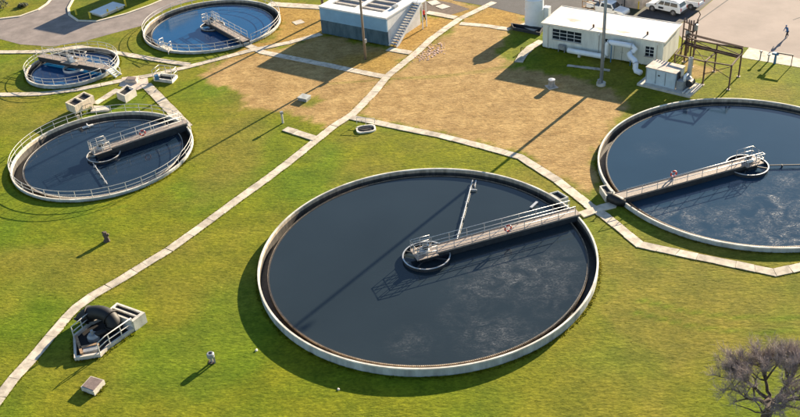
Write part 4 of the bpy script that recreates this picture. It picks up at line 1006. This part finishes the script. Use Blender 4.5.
# ------------------------------------------------------------------ vehicles
def vehicle(loc, heading, kind, label, group='parked white vehicles'):
    """x forward in local space, wheels on z=0"""
    t = thing('parked_car' if kind == 'suv' else 'pickup_truck', (loc.x, loc.y, 0.016), label, 'car' if kind == 'suv' else 'pickup', group)
    t.rotation_euler = (0, 0, heading); ORIG[t.name] = Vector((0, 0, 0))
    L, Wd = (5.2, 1.98) if kind == 'suv' else (5.7, 1.98)
    x0, x1 = -L / 2, L / 2
    if kind == 'suv':
        prof = [(x0, .45), (x0 + .02, 1.05), (x0 + .1, 1.15), (x1 - 1.35, 1.15), (x1 - .25, 1.0), (x1 - .03, .85), (x1, .45)]
        roof = [(x0 + .08, 1.14), (x0 + .42, 1.78), (x0 + .7, 1.86), (x1 - 2.35, 1.86), (x1 - 2.05, 1.8), (x1 - 1.3, 1.13)]
    else:
        prof = [(x0, .5), (x0, 1.02), (x0 + 2.0, 1.05), (x1 - 1.6, 1.12), (x1 - .2, 1.04), (x1 - .03, .9), (x1, .5)]
        roof = [(x0 + 2.0, 1.04), (x0 + 2.12, 1.72), (x0 + 2.3, 1.82), (x1 - 2.15, 1.82), (x1 - 1.95, 1.76), (x1 - 1.35, 1.11)]
    def extr(pr, w0, w1, name, m, bev):
        mb = MB(); zt = max(z for _, z in pr); zb = min(z for _, z in pr); n = len(pr)
        wf = lambda z: w0 + (w1 - w0) * ((z - zb) / max(zt - zb, .01)) ** 1.3
        vs = [(x, -wf(z) / 2, z) for x, z in pr] + [(x, wf(z) / 2, z) for x, z in pr]
        mb.add(vs, [tuple(range(n)), tuple(range(2 * n - 1, n - 1, -1))] + [((i + 1) % n, i, n + i, n + (i + 1) % n) for i in range(n)])
        return mb.build(name, m, t, False, bev)
    body = extr(prof, Wd, Wd - .04, 'body', 'car_white', .07)
    cab = extr(roof, Wd - .08, Wd - .5, 'cabin', 'car_white', .06)
    def glass(quad, name='window'):
        mb = MB(); a = [Vector(q) for q in quad]; n = (a[1] - a[0]).cross(a[2] - a[0]).normalized() * .012
        mb.add([q + n for q in a] + [q - n for q in a], [(0, 1, 2, 3), (7, 6, 5, 4), (0, 4, 5, 1), (1, 5, 6, 2), (2, 6, 7, 3), (3, 7, 4, 0)]); mb.build(name, 'glass_dark', cab)
    zb = min(z for _, z in roof); zt = max(z for _, z in roof)
    def wy(z): return ((Wd - .08) + ((Wd - .5) - (Wd - .08)) * (max(z - zb, 0) / (zt - zb)) ** 1.3) / 2 + .004
    xa = roof[1][0]; xb = roof[-2][0]
    cuts = [(xa + .12, xa + 1.15), (xa + 1.25, xa + 2.05), (xa + 2.15, xb + .25)] if kind == 'suv' else [(xa + .12, xa + .75), (xa + .85, xb + .3)]
    for s in (1, -1):
        for i, (a, b_) in enumerate(cuts):
            tr = b_ - .34 if i == len(cuts) - 1 else b_
            glass([(a, s * wy(1.22), 1.22), (b_, s * wy(1.22), 1.22), (tr, s * wy(1.68), 1.68), (a + (.1 if i == 0 else 0), s * wy(1.68), 1.68)])
    e = roof[-1]; g = roof[-2]
    def on(f, sgn, lo): x = e[0] + (g[0] - e[0]) * f + .02; z = e[1] + (g[1] - e[1]) * f + .015; return (x, sgn * (wy(z) - .1), z)
    glass([on(.12, -1, 0), on(.12, 1, 0), on(.92, 1, 0), on(.92, -1, 0)], 'windscreen')
    e2, g2 = roof[0], roof[1]
    def onr(f, sgn): x = e2[0] + (g2[0] - e2[0]) * f - .02; z = e2[1] + (g2[1] - e2[1]) * f; return (x, sgn * (wy(z) - .12), z)
    glass([onr(.2, 1), onr(.2, -1), onr(.9, -1), onr(.9, 1)], 'rear_window')
    for x in (x0 + 1.05, x1 - 1.0):
        for s in (1, -1):
            y = s * (Wd / 2 - .12)
            w = MB().tube([(x, y - .12, .38), (x, y + .12, .38)], .38, 20).build('wheel', 'rubber', t)
            MB().tube([(x, y + s * .115, .38), (x, y + s * .135, .38)], .24, 14).build('rim', 'chrome', w)
            MB().tube([(x, s * (Wd / 2 - .10), .40), (x, s * (Wd / 2 + .006), .40)], .46, 20).build('wheel_arch', 'car_trim', body)
    for s in (1, -1):
        MB().box((x1 - .03, s * .72, .80), (.1, .36, .16)).build('headlight', 'lamp_clear', body); MB().box((x0 + .01, s * .82, .95), (.08, .16, .4)).build('tail_light', 'lamp_red', body)
        MB().box((xb + .55, s * (Wd / 2 + .1), 1.2), (.14, .22, .16)).build('mirror', 'car_trim', cab)
    MB().box((x1 + .01, 0, .55), (.14, Wd - .15, .2)).build('bumper', 'car_trim' if kind == 'suv' else 'chrome', body)
    MB().box((x0 - .01, 0, .55), (.14, Wd - .15, .2)).build('bumper', 'car_trim' if kind == 'suv' else 'chrome', body)
    if kind == 'suv':
        for s in (1, -1):
            MB().box((x0 + 2.9, s * (Wd / 2 + .002), .78), (.75, .012, .28)).build('door_emblem', 'cloth_dark', body)
            MB().box((-.5, s * .62, 1.90), (2.4, .05, .05)).build('roof_rail', 'car_trim', cab)
    else:
        mb = MB()
        mb.box((x0 + 1.0, 0, 1.03), (1.75, Wd - .3, .05)); mb.build('bed', 'car_trim', body)
        for s in (1, -1): MB().box((x0 + 1.0, s * (Wd / 2 - .07), 1.1), (1.95, .1, .12)).build('bed_side', 'car_white', body)
    return t
fw, rw = P(652, 11.2), P(673, 15.8)
hd = math.atan2(fw.y - rw.y, fw.x - rw.x); mid = (fw + rw) / 2
nn = Vector((-math.sin(hd), math.cos(hd)))
nn = -nn if nn.y < 0 else nn
suv = vehicle(Vector((mid.x, mid.y, 0)) + (nn * .95).to_3d(), hd, 'suv', 'white estate car with dark windows parked in the lot')
pk = P(690.4, 9.6) + Vector((math.cos(hd), math.sin(hd), 0)) * 1.8
vehicle(Vector((pk.x, pk.y, 0)) + (nn * .95).to_3d(), hd, 'pickup', 'white pickup parked behind the estate car at the top edge')
p = P(609, 16); vehicle(p + Vector((0, .9, 0)), hd + math.pi, 'pickup', 'white pickup half hidden behind the cream roof')
# frame trailer behind that pickup
p = P(592, 13.5); t = thing('equipment_trailer', (p.x, p.y, 0), 'small brown framed trailer behind the half-hidden pickup', 'trailer')
dx = Vector((math.cos(hd), math.sin(hd), 0)); dy = Vector((-dx.y, dx.x, 0)); pz = p + Vector((0, .9, 0))
MB().box(pz + Vector((0, 0, .65)), (2.0, 1.5, .12), hd).build('bed', 'timber', t)
for a in (-.95, .95):
    for b_ in (-.7, .7): MB().box(pz + dx * a + dy * b_ + Vector((0, 0, 1.15)), (.08, .08, .9), hd).build('stake', 'timber', t)
for b_ in (-.7, .7):
    MB().box(pz + dy * b_ + Vector((0, 0, 1.55)), (1.95, .07, .1), hd).build('rail', 'timber', t)
    q = pz + dy * b_ * 1.2 + Vector((0, 0, .33)); MB().tube([q - dy * .1, q + dy * .1], .32, 16).build('wheel', 'rubber', t)
MB().box(pz + Vector((0, 0, .95)), (1.2, .9, .48), hd).build('crate', 'concrete', t)

# distant beige building at the top edge
q0b, q1b = P(612, 4.5).xy, P(637, 9).xy; ub = (q1b - q0b).normalized(); vb = Vector((-ub.y, ub.x)); r3 = math.atan2(ub.y, ub.x); lb = (q1b - q0b).length
t = thing('beige_building', (*((q0b + q1b) / 2 + vb * 3), 0), 'beige building wall showing at the top edge above the cream roof', 'building')
q = (q0b + q1b) / 2 + vb * 3; MB().box((*q, 1.6), (lb + 1.2, 6, 3.2), r3).build('wall', 'pad_concrete', t); MB().box((*q, 3.3), (lb + 1.6, 6.4, .2), r3).build('roof', 'roof_cream', t)
q = q0b + ub * lb * .5 - vb * .02; MB().box((*q, 1.0), (.12, .08, 2.0), r3).build('pipe', 'car_trim', t)
p = P(638.5, 9); t = thing('bollard', p, 'yellow bollard by the beige building at the top edge', 'bollard', 'yellow bollards'); MB().tube([p, p + Vector((0, 0, 1.1))], .14, 10).build('post', 'yellow_paint', t); MB().lathe([(.02, 1.1), (.14, 1.1), (.1, 1.18), (.02, 1.2)], p, 10).build('cap', 'yellow_paint', t)
sheet('verge', W2([(626, 13), (636, 16), (648, 6), (652, -2), (640, -2)]), 'shrub_leaf', .020)

# ------------------------------------------------------------------ traffic island slab with bollards (top left)
c4 = [P(89.5, 11.5, .5), P(101, 15, .5), P(125, 4.5, .5), P(113, 1.5, .5)]
t = thing('raised_slab', sum((Vector((q.x, q.y, 0)) for q in c4), Vector((0, 0, 0))) / 4, 'long pale raised slab on the shaded traffic island', 'slab')
MB().prism([q.xy for q in c4], .36, .5).build('top', 'panel_blue', t)
ce = sum((q.xy for q in c4), Vector((0, 0))) / 4; MB().prism([ce + (q.xy - ce) * .9 for q in c4], -.02, .359).build('base', 'concrete', t)
labs = ['yellow bollard at the near left corner of the raised slab', 'yellow bollard halfway along the near side of the raised slab', 'yellow bollard near the right end of the raised slab', 'tallest yellow bollard at the far right corner of the raised slab', 'yellow bollard alone on the island, left of the raised slab']
for i, (x, y, hh) in enumerate(((90.5, 18.5, 1.0), (108.5, 14.5, .8), (117.5, 10.5, .5), (126, 6.5, 1.3), (76.5, 14.8, .7))):
    p = P(x, y); b_ = thing('bollard', p, labs[i], 'bollard', 'yellow bollards')
    MB().tube([p, p + Vector((0, 0, hh))], .14, 10).build('post', 'yellow_paint', b_); MB().lathe([(.02, hh), (.14, hh), (.1, hh + .07), (.02, hh + .09)], p, 10).build('cap', 'yellow_paint', b_)
# the block beyond the top edge whose shadow falls on the island and the road
s1, s2 = P(33, 29).xy, P(64, 35).xy; sd = Vector((math.sin(SUN_AZ), math.cos(SUN_AZ))); LN = 18.5; hC = LN * math.tan(SUN_EL)
e1, e2_ = s1 + sd * LN, s2 + sd * LN; ub = (e2_ - e1).normalized(); vb = Vector((-ub.y, ub.x)); vb = vb if vb.y > 0 else -vb
q = (e1 + e2_) / 2 + vb * 3.5
t = thing('pump_house', (*q, 0), 'plain block just beyond the top edge shading the traffic island', 'building')
MB().box((*q, hC / 2), ((e2_ - e1).length, 7, hC - .2), math.atan2(ub.y, ub.x)).build('wall', 'cream_wall', t); MB().box((*q, hC - .09), ((e2_ - e1).length + .1, 7.1, .18), math.atan2(ub.y, ub.x)).build('roof', 'coping_white', t)

# ------------------------------------------------------------------ lot furniture: blue standpipe, posts
p = P(774.5, 63.5); t = thing('drinking_fountain', p, 'blue pedestal with long dark arm at the lot pavement', 'standpipe')
MB().tube([p, p + Vector((0, 0, 1.25))], [.16, .12], 10).build('pedestal', 'blue_paint', t); MB().box(p + Vector((-.05, 0, 1.3)), (.75, .5, .22), rb).build('basin', 'blue_paint', t)
qd = Vector((math.cos(rb), math.sin(rb), 0)); MB().beam(p + Vector((0, 0, 1.45)) + qd * .1, p + Vector((0, 0, 1.45)) + qd * 2.0, .22, .12).build('arm', 'beam_dark', t); MB().tube([p + qd * 1.9, p + qd * 1.9 + Vector((0, 0, 1.42))], .05, 8).build('leg', 'beam_dark', t)
for (x, y, hh, lab) in ((760, 59.5, 1.0, 'short grey post at the pavement edge, leftmost of the posts'), (768, 61.5, .8, 'short grey post just left of the blue pedestal')):
    p = P(x, y); t = thing('short_post', p, lab, 'post', 'posts along the pavement edge'); MB().tube([p, p + Vector((0, 0, hh))], .08, 8).build('stem', 'grey_metal', t); MB().box(p + Vector((0, 0, hh + .08)), (.26, .26, .16), .3).build('cap', 'grey_metal', t)
p = P(745.5, 97); 

# ------------------------------------------------------------------ people
def person(p, heading, label, top, legs, lean=.25, cap=None, walk=.28, reach=.8):
    t = thing('person', p, label, 'person'); ORIG[t.name] = Vector((0, 0, 0)); t.rotation_euler = (0, 0, heading)
    # local x = facing
    V = [(0, 0, .92), (.03 + lean * .25, 0, 1.18), (lean * .55, 0, 1.38), (lean * .68, 0, 1.50)]
    R = [.15, .14, .155, .06]; E = [(0, 1), (1, 2), (2, 3)]
    def chain(start, pts, rad):
        prev = start
        for q, r in zip(pts, rad): V.append(q); R.append(r); E.append((prev, len(V) - 1)); prev = len(V) - 1
        return prev
    legidx = []
    for s, w in ((1, walk), (-1, -walk)):
        i0 = len(V); chain(0, [(w * .05, s * .1, .84), (w * .7 + .03, s * .11, .48), (w * 1.2 - .03, s * .11, .09), (w * 1.2 + .14, s * .12, .05)], [.105, .07, .05, .045]); legidx += list(range(i0, len(V)))
    hands = []
    for s, rch in ((1, reach), (-1, reach * .6)):
        sx = lean * .52; e = chain(2, [(sx, s * .19, 1.37), (sx + .12 * rch, s * .25, 1.12), (sx + .38 * rch, s * .22, .98 + .05 * rch), (sx + .46 * rch, s * .21, .95 + .05 * rch)], [.07, .052, .04, .04]); hands.append(V[e])
        for k in range(5):
            o = (k - 2) * .02; V.append((V[e][0] + .07, V[e][1] + o, V[e][2] - .05 - (.01 if k == 2 else 0))); R.append(.010); E.append((e, len(V) - 1))
    me = bpy.data.meshes.new('body'); me.from_pydata(V, E, []); me.update()
    for mm in (top, legs, 'skin'): me.materials.append(MATS[mm])
    o = bpy.data.objects.new('body', me); scene.collection.objects.link(o); o.parent = t
    sk = o.modifiers.new('skin', 'SKIN'); ss = o.modifiers.new('sub', 'SUBSURF'); ss.levels = ss.render_levels = 1
    for i, sv in enumerate(me.skin_vertices[0].data): sv.radius = (R[i], R[i]); sv.use_root = (i == 0)
    # trousers as clothing over the legs
    tv, te, tr = [], [], []
    def add(q, r): tv.append(q); tr.append(r); return len(tv) - 1
    h0 = add((0, 0, .98), .165)
    for s, w in ((1, walk), (-1, -walk)):
        a = add((w * .05, s * .1, .82), .118); b2 = add((w * .7 + .03, s * .11, .48), .085); c2 = add((w * 1.2 - .03, s * .11, .12), .07); te.extend([(h0, a), (a, b2), (b2, c2)])
    me2 = bpy.data.meshes.new('trousers'); me2.from_pydata(tv, te, []); me2.materials.append(MATS[legs]); o2 = bpy.data.objects.new('trousers', me2); scene.collection.objects.link(o2); o2.parent = t
    o2.modifiers.new('skin', 'SKIN'); o2.modifiers.new('sub', 'SUBSURF').levels = 1
    for i, sv in enumerate(me2.skin_vertices[0].data): sv.radius = (tr[i], tr[i]); sv.use_root = (i == 0)
    hc = Vector((lean * .78 + .02, 0, 1.63)); hd_ = MB()
    vs = []
    hd_.lathe([(.002, -.12), (.06, -.11), (.085, -.04), (.092, .03), (.075, .09), (.04, .118), (.002, .122)], hc, 14, False)
    hd_.box(hc + Vector((.095, 0, -.015)), (.035, .025, .04)); hd_.box(hc + Vector((0, .093, -.01)), (.03, .015, .05)); hd_.box(hc + Vector((0, -.093, -.01)), (.03, .015, .05))
    hd = hd_.build('head', 'skin', t, True)
    for s in (1, -1): MB().box(hc + Vector((.086, s * .032, .015)), (.012, .022, .012)).build('eye', 'hair', hd)
    MB().box(hc + Vector((.082, 0, -.06)), (.012, .04, .01)).build('mouth', 'cloth_red', hd)
    MB().lathe([(.096, .02), (.102, .06), (.085, .105), (.045, .135), (.002, .14)], hc + Vector((-.01, 0, 0)), 14, False).build('cap' if cap else 'hair', cap or 'hair', hd, True)
    return t
pp = P(786.5, 37.5); pp.z = 0.016
person(pp, math.radians(205), 'person in blue top and dark trousers walking across the lot', 'cloth_blue', 'cloth_dark', .45, 'cloth_blue')
pp = P(424.3, 20.5); pp.z = 0.0
person(pp, math.radians(140), 'person in red top and navy trousers beside the white building stair', 'cloth_red', 'cloth_dark', .1, None, .1, .3)

# ------------------------------------------------------------------ shrubs top left
def shrub(x, y, r, h, label, spiky):
    p = P(x, y); t = thing('shrub', p, label, 'shrub')
    MB().tube([p, p + Vector((0, 0, h * .5))], [.1, .05], 6).build('stem', 'bark', t)
    mb = MB()
    for k in range(260):
        a = random.random() * 6.28; rr = r * math.sqrt(random.random()); z = h * (.2 + .8 * random.random()) * (1 - .4 * rr / r)
        c = p + Vector((math.cos(a) * rr, math.sin(a) * rr, z)); d1 = Vector((random.gauss(0, 1), random.gauss(0, 1), random.gauss(0, .6))).normalized() * random.uniform(.12, .28); d2 = d1.cross(Vector((0, 0, 1))).normalized() * .08
        mb.add([c - d1, c + d2, c + d1, c - d2], [(0, 1, 2, 3)])
    mb.build('leaves', 'shrub_leaf', t)
shrub(1, 8, 1.3, 1.6, 'dark bushy shrub at the very top left corner', False)
shrub(23, 6.5, .8, .6, 'small low dark shrub on the top left lawn', True)

# ------------------------------------------------------------------ bare tree bottom right
def bare_tree(base, crown_c, rx, ry, rz_, label):
    """trunk and limbs that fork towards points spread through an umbrella-shaped crown, then fans of fine twigs"""
    t = thing('bare_tree', base, label, 'tree'); rnd = random.Random(11)
    limbs = MB(); tw = MB()
    def crown_pt():
        while True:
            v = Vector((rnd.uniform(-1, 1), rnd.uniform(-1, 1), rnd.uniform(-.1, 1)))
            if .45 < v.length < 1: return crown_c + Vector((v.x * rx, v.y * ry, v.z * rz_))
    fork = base + Vector((.25, .15, 1.9))
    limbs.tube([base + Vector((0, 0, -.1)), base + Vector((.05, .02, .7)), base + Vector((.2, .08, 1.35)), fork], [.42, .34, .30, .30], 11)
    mains = []
    for i in range(8):
        a = i * 2 * math.pi / 8 + rnd.uniform(-.25, .25); rr = rnd.uniform(.45, .72)
        e = crown_c + Vector((math.cos(a) * rx * rr, math.sin(a) * ry * rr, rz_ * rnd.uniform(-.35, .3)))
        c1 = fork.lerp(e, .45) + Vector((rnd.gauss(0, .2), rnd.gauss(0, .2), -.25 + rnd.gauss(0, .15)))
        pts = []; n = 8
        for k in range(n + 1):
            s_ = k / n; pts.append(fork * (1 - s_) ** 2 + c1 * 2 * s_ * (1 - s_) + e * s_ * s_ + Vector((rnd.gauss(0, .05), rnd.gauss(0, .05), rnd.gauss(0, .05))) * (k > 0))
        r0 = rnd.uniform(.13, .21); rs = [r0 * (1 - .68 * k / n) for k in range(n + 1)]
        limbs.tube(pts, rs, 8); mains += list(zip(pts[3:], rs[3:]))
    seconds = []
    for i in range(110):
        e = crown_pt(); p, r = min(rnd.sample(mains, 12), key=lambda q: (q[0] - e).length)
        md = p.lerp(e, .5) + Vector((rnd.gauss(0, .18), rnd.gauss(0, .18), rnd.gauss(-.05, .15))); r = min(r * .75, .08)
        pts = [p, p.lerp(md, .5) + Vector((rnd.gauss(0, .05),) * 3), md, md.lerp(e, .5) + Vector((rnd.gauss(0, .06), rnd.gauss(0, .06), .03)), e]
        limbs.tube(pts, [r, r * .85, r * .7, r * .5, r * .3], 5); seconds += pts[1:]
    up_ = [q for q in seconds if q.z > crown_c.z - .1]
    for i in range(5200):
        p = rnd.choice(up_); out = (p - crown_c); out = Vector((out.x / rx, out.y / ry, out.z / rz_ + .35))
        d = (out.normalized() + Vector((rnd.gauss(0, .7), rnd.gauss(0, .7), rnd.gauss(.25, .6)))).normalized(); l = rnd.uniform(.35, .9)
        q = p + d * l * .5 + Vector((rnd.gauss(0, .04), rnd.gauss(0, .04), rnd.gauss(0, .04))); e = q + (d + Vector((rnd.gauss(0, .35), rnd.gauss(0, .35), rnd.gauss(.1, .3)))).normalized() * l * .5
        tw.tube([p, q, e], [.011, .008, .004], 3, cap=False)
        for k in range(3):
            s0 = p.lerp(e, rnd.uniform(.3, 1)); d2 = (d + Vector((rnd.gauss(0, .7), rnd.gauss(0, .7), rnd.gauss(.1, .6)))).normalized() * rnd.uniform(.18, .5)
            tw.tube([s0, s0 + d2], [.0065, .0035], 3, cap=False)
    limbs.build('trunk', 'bark', t, True)
    tag(tw.build('crown', 'twig', t, False), kind='stuff')
    return t
tb = P(764, 424)
bare_tree(tb, P(779, 384, 3.9), 4.7, 4.0, 1.75, 'leafless tree with purplish grey twigs at the bottom right corner')

# ------------------------------------------------------------------ grass tufts
def grass():
    rng = np.random.default_rng(5)
    # unmown fringe: taller grass along tank walls, slab edges, footings and plinths, plus stray weeds
    X_, Y_, H_ = [], [], []
    def along(pts, per_m, d0, d1, h0, h1):
        for (ax, ay), (bx_, by_) in zip(pts[:-1], pts[1:]):
            l = math.hypot(bx_ - ax, by_ - ay); k = int(l * per_m) + 1
            t_ = rng.random(k); o_ = (d0 + (d1 - d0) * rng.random(k) ** 1.6) * np.where(rng.random(k) < .5, 1, -1)
            X_.append(ax + (bx_ - ax) * t_ - (by_ - ay) / l * o_); Y_.append(ay + (by_ - ay) * t_ + (bx_ - ax) / l * o_); H_.append(h0 + (h1 - h0) * rng.random(k) ** 2)
    for cx, cy, R, rim in TANKS.values():
        k = int(R * 330); a_ = rng.random(k) * 6.2832; r_ = R + .05 + .30 * rng.random(k) ** 2
        X_.append(cx + r_ * np.cos(a_)); Y_.append(cy + r_ * np.sin(a_)); H_.append(.03 + .10 * rng.random(k) ** 2)
    for pix, w, sl in PATHS: along([tuple(P(a, b).xy) for a, b in pix], 60, w / 2 - .05, w / 2 + .16, .02, .07)
    for poly in ([B1(0, 0, 0), B1(WB, 0, 0), B1(WB, DB, 0)], [B2(0, D_2, 0), B2(0, 0, 0), B2(W_2, 0, 0), B2(W_2, D_2, 0)], [(q.x, q.y) for q in out] + [(out[0].x, out[0].y)],
                 [tuple(P(*q).xy) for q in ((82, 391), (92, 380), (105.5, 384), (95, 396), (82, 391))]):
        along([(q[0], q[1]) for q in poly], 70, .03, .35, .04, .16)
    k = 5000; yy = 44 + 106 * rng.random(k); X_.append((rng.random(k) * 2 - 1) * (yy * .40 + 12)); Y_.append(yy); H_.append(.01 + .03 * rng.random(k))
    x = np.concatenate(X_); y = np.concatenate(Y_); hh_ = np.concatenate(H_); N_ = len(x)
    ok = np.ones(N_, bool)
    for cx, cy, R, rim in TANKS.values(): ok &= np.hypot(x - cx, y - cy) > R + .06
    for pix, w, sl in PATHS:
        pts = [tuple(P(a, b).xy) for a, b in pix]; ok &= seg_dist(x, y, pts, False) > w / 2 - .06
    for poly in (ROAD_LEFT, ROAD_BACK, LOT, LOT_WALK): ok &= ~inside(x, y, poly)
    foot = [[B1(0, 0, 0), B1(WB + sw, 0, 0), B1(WB + sw, DB, 0), B1(0, DB, 0)], [B2(0, 0, 0), B2(W_2, 0, 0), B2(W_2, D_2, 0), B2(0, D_2, 0)],
            [tuple(q) + (0,) for q in inn], [tuple(k0 - ue * .7 - ve * .7), tuple(k0 + ue * (Lk + 2.2) - ve * .7), tuple(k0 + ue * (Lk + 2.2) + ve * 2.9), tuple(k0 - ue * .7 + ve * 2.9)],
            W2([(119, 86), (122, 77.5), (147, 75), (149, 86), (137, 90)]), W2([(578, 213), (584, 218), (602, 211.5), (616, 208), (618, 204), (611, 202.5), (600, 205.5)]), W2([(82, 391), (92, 380), (105.5, 384), (95, 396)])]
    for poly in foot: ok &= ~inside(x, y, [(q[0], q[1]) for q in poly])
    x = x[ok]; y = y[ok]; hh_ = hh_[ok]
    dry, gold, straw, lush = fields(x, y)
    keep = rng.random(len(x)) > dry * .6
    hh_ = hh_[keep]; x, y, dry, gold, straw, lush = (a[keep] for a in (x, y, dry, gold, straw, lush))
    n = len(x)
    cl = fbm(x, y, 1.1, 5, 3)
    h = hh_ * (.6 + .8 * cl)
    V = np.zeros((n, 2, 3, 3)); 
    for k in range(2):
        a = rng.random(n) * 6.283; w = .025 + .04 * rng.random(n); lx = rng.normal(0, .6, n) * h; ly = rng.normal(0, .6, n) * h
        dx, dy = np.cos(a) * w, np.sin(a) * w
        V[:, k, 0] = np.stack([x - dx, y - dy, np.zeros(n)], 1); V[:, k, 1] = np.stack([x + dx, y + dy, np.zeros(n)], 1); V[:, k, 2] = np.stack([x + lx, y + ly, h], 1)
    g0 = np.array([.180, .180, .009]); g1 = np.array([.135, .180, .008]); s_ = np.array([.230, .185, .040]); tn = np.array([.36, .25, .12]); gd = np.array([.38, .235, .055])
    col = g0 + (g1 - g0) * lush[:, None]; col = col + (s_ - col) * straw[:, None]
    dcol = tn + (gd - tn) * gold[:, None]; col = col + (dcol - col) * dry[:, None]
    col = col * (.82 + .40 * rng.random(n))[:, None] * np.where(rng.random(n) < .12, 1.35, 1.0)[:, None]
    me = bpy.data.meshes.new('grass'); me.vertices.add(n * 6); me.vertices.foreach_set('co', V.ravel())
    me.loops.add(n * 6); me.loops.foreach_set('vertex_index', np.arange(n * 6, dtype=np.int32))
    me.polygons.add(n * 2); me.polygons.foreach_set('loop_start', np.arange(0, n * 6, 3, dtype=np.int32)); me.polygons.foreach_set('loop_total', np.full(n * 2, 3, np.int32))
    me.update(calc_edges=True)
    at = me.attributes.new('tint', 'FLOAT_COLOR', 'POINT'); c4_ = np.ones((n, 6, 4), np.float32); c4_[:, :, :3] = col[:, None, :]; at.data.foreach_set('color', c4_.ravel())
    m = bpy.data.materials.new('grass_blade'); m.use_nodes = True; nt = m.node_tree; N = nt.nodes; L = nt.links; N.remove(N['Principled BSDF'])
    an = N.new('ShaderNodeAttribute'); an.attribute_name = 'tint'
    gn = N.new('ShaderNodeNewGeometry'); vm = N.new('ShaderNodeVectorMath'); vm.operation = 'MULTIPLY_ADD'; vm.inputs[1].default_value = (.35, .35, .35); vm.inputs[2].default_value = (0, 0, .8); L.new(gn.outputs['Normal'], vm.inputs[0])
    d1 = N.new('ShaderNodeBsdfDiffuse'); d2 = N.new('ShaderNodeBsdfTranslucent'); ms = N.new('ShaderNodeMixShader'); ms.inputs[0].default_value = .45
    L.new(an.outputs['Color'], d1.inputs['Color']); L.new(an.outputs['Color'], d2.inputs['Color']); L.new(vm.outputs[0], d1.inputs['Normal'])
    L.new(d1.outputs[0], ms.inputs[1]); L.new(d2.outputs[0], ms.inputs[2]); L.new(ms.outputs[0], N['Material Output'].inputs['Surface']); me.materials.append(m)
    o = bpy.data.objects.new('grass', me); scene.collection.objects.link(o)
    tag(o, 'short green and straw coloured turf covering the site', 'grass', kind='stuff')
grass()
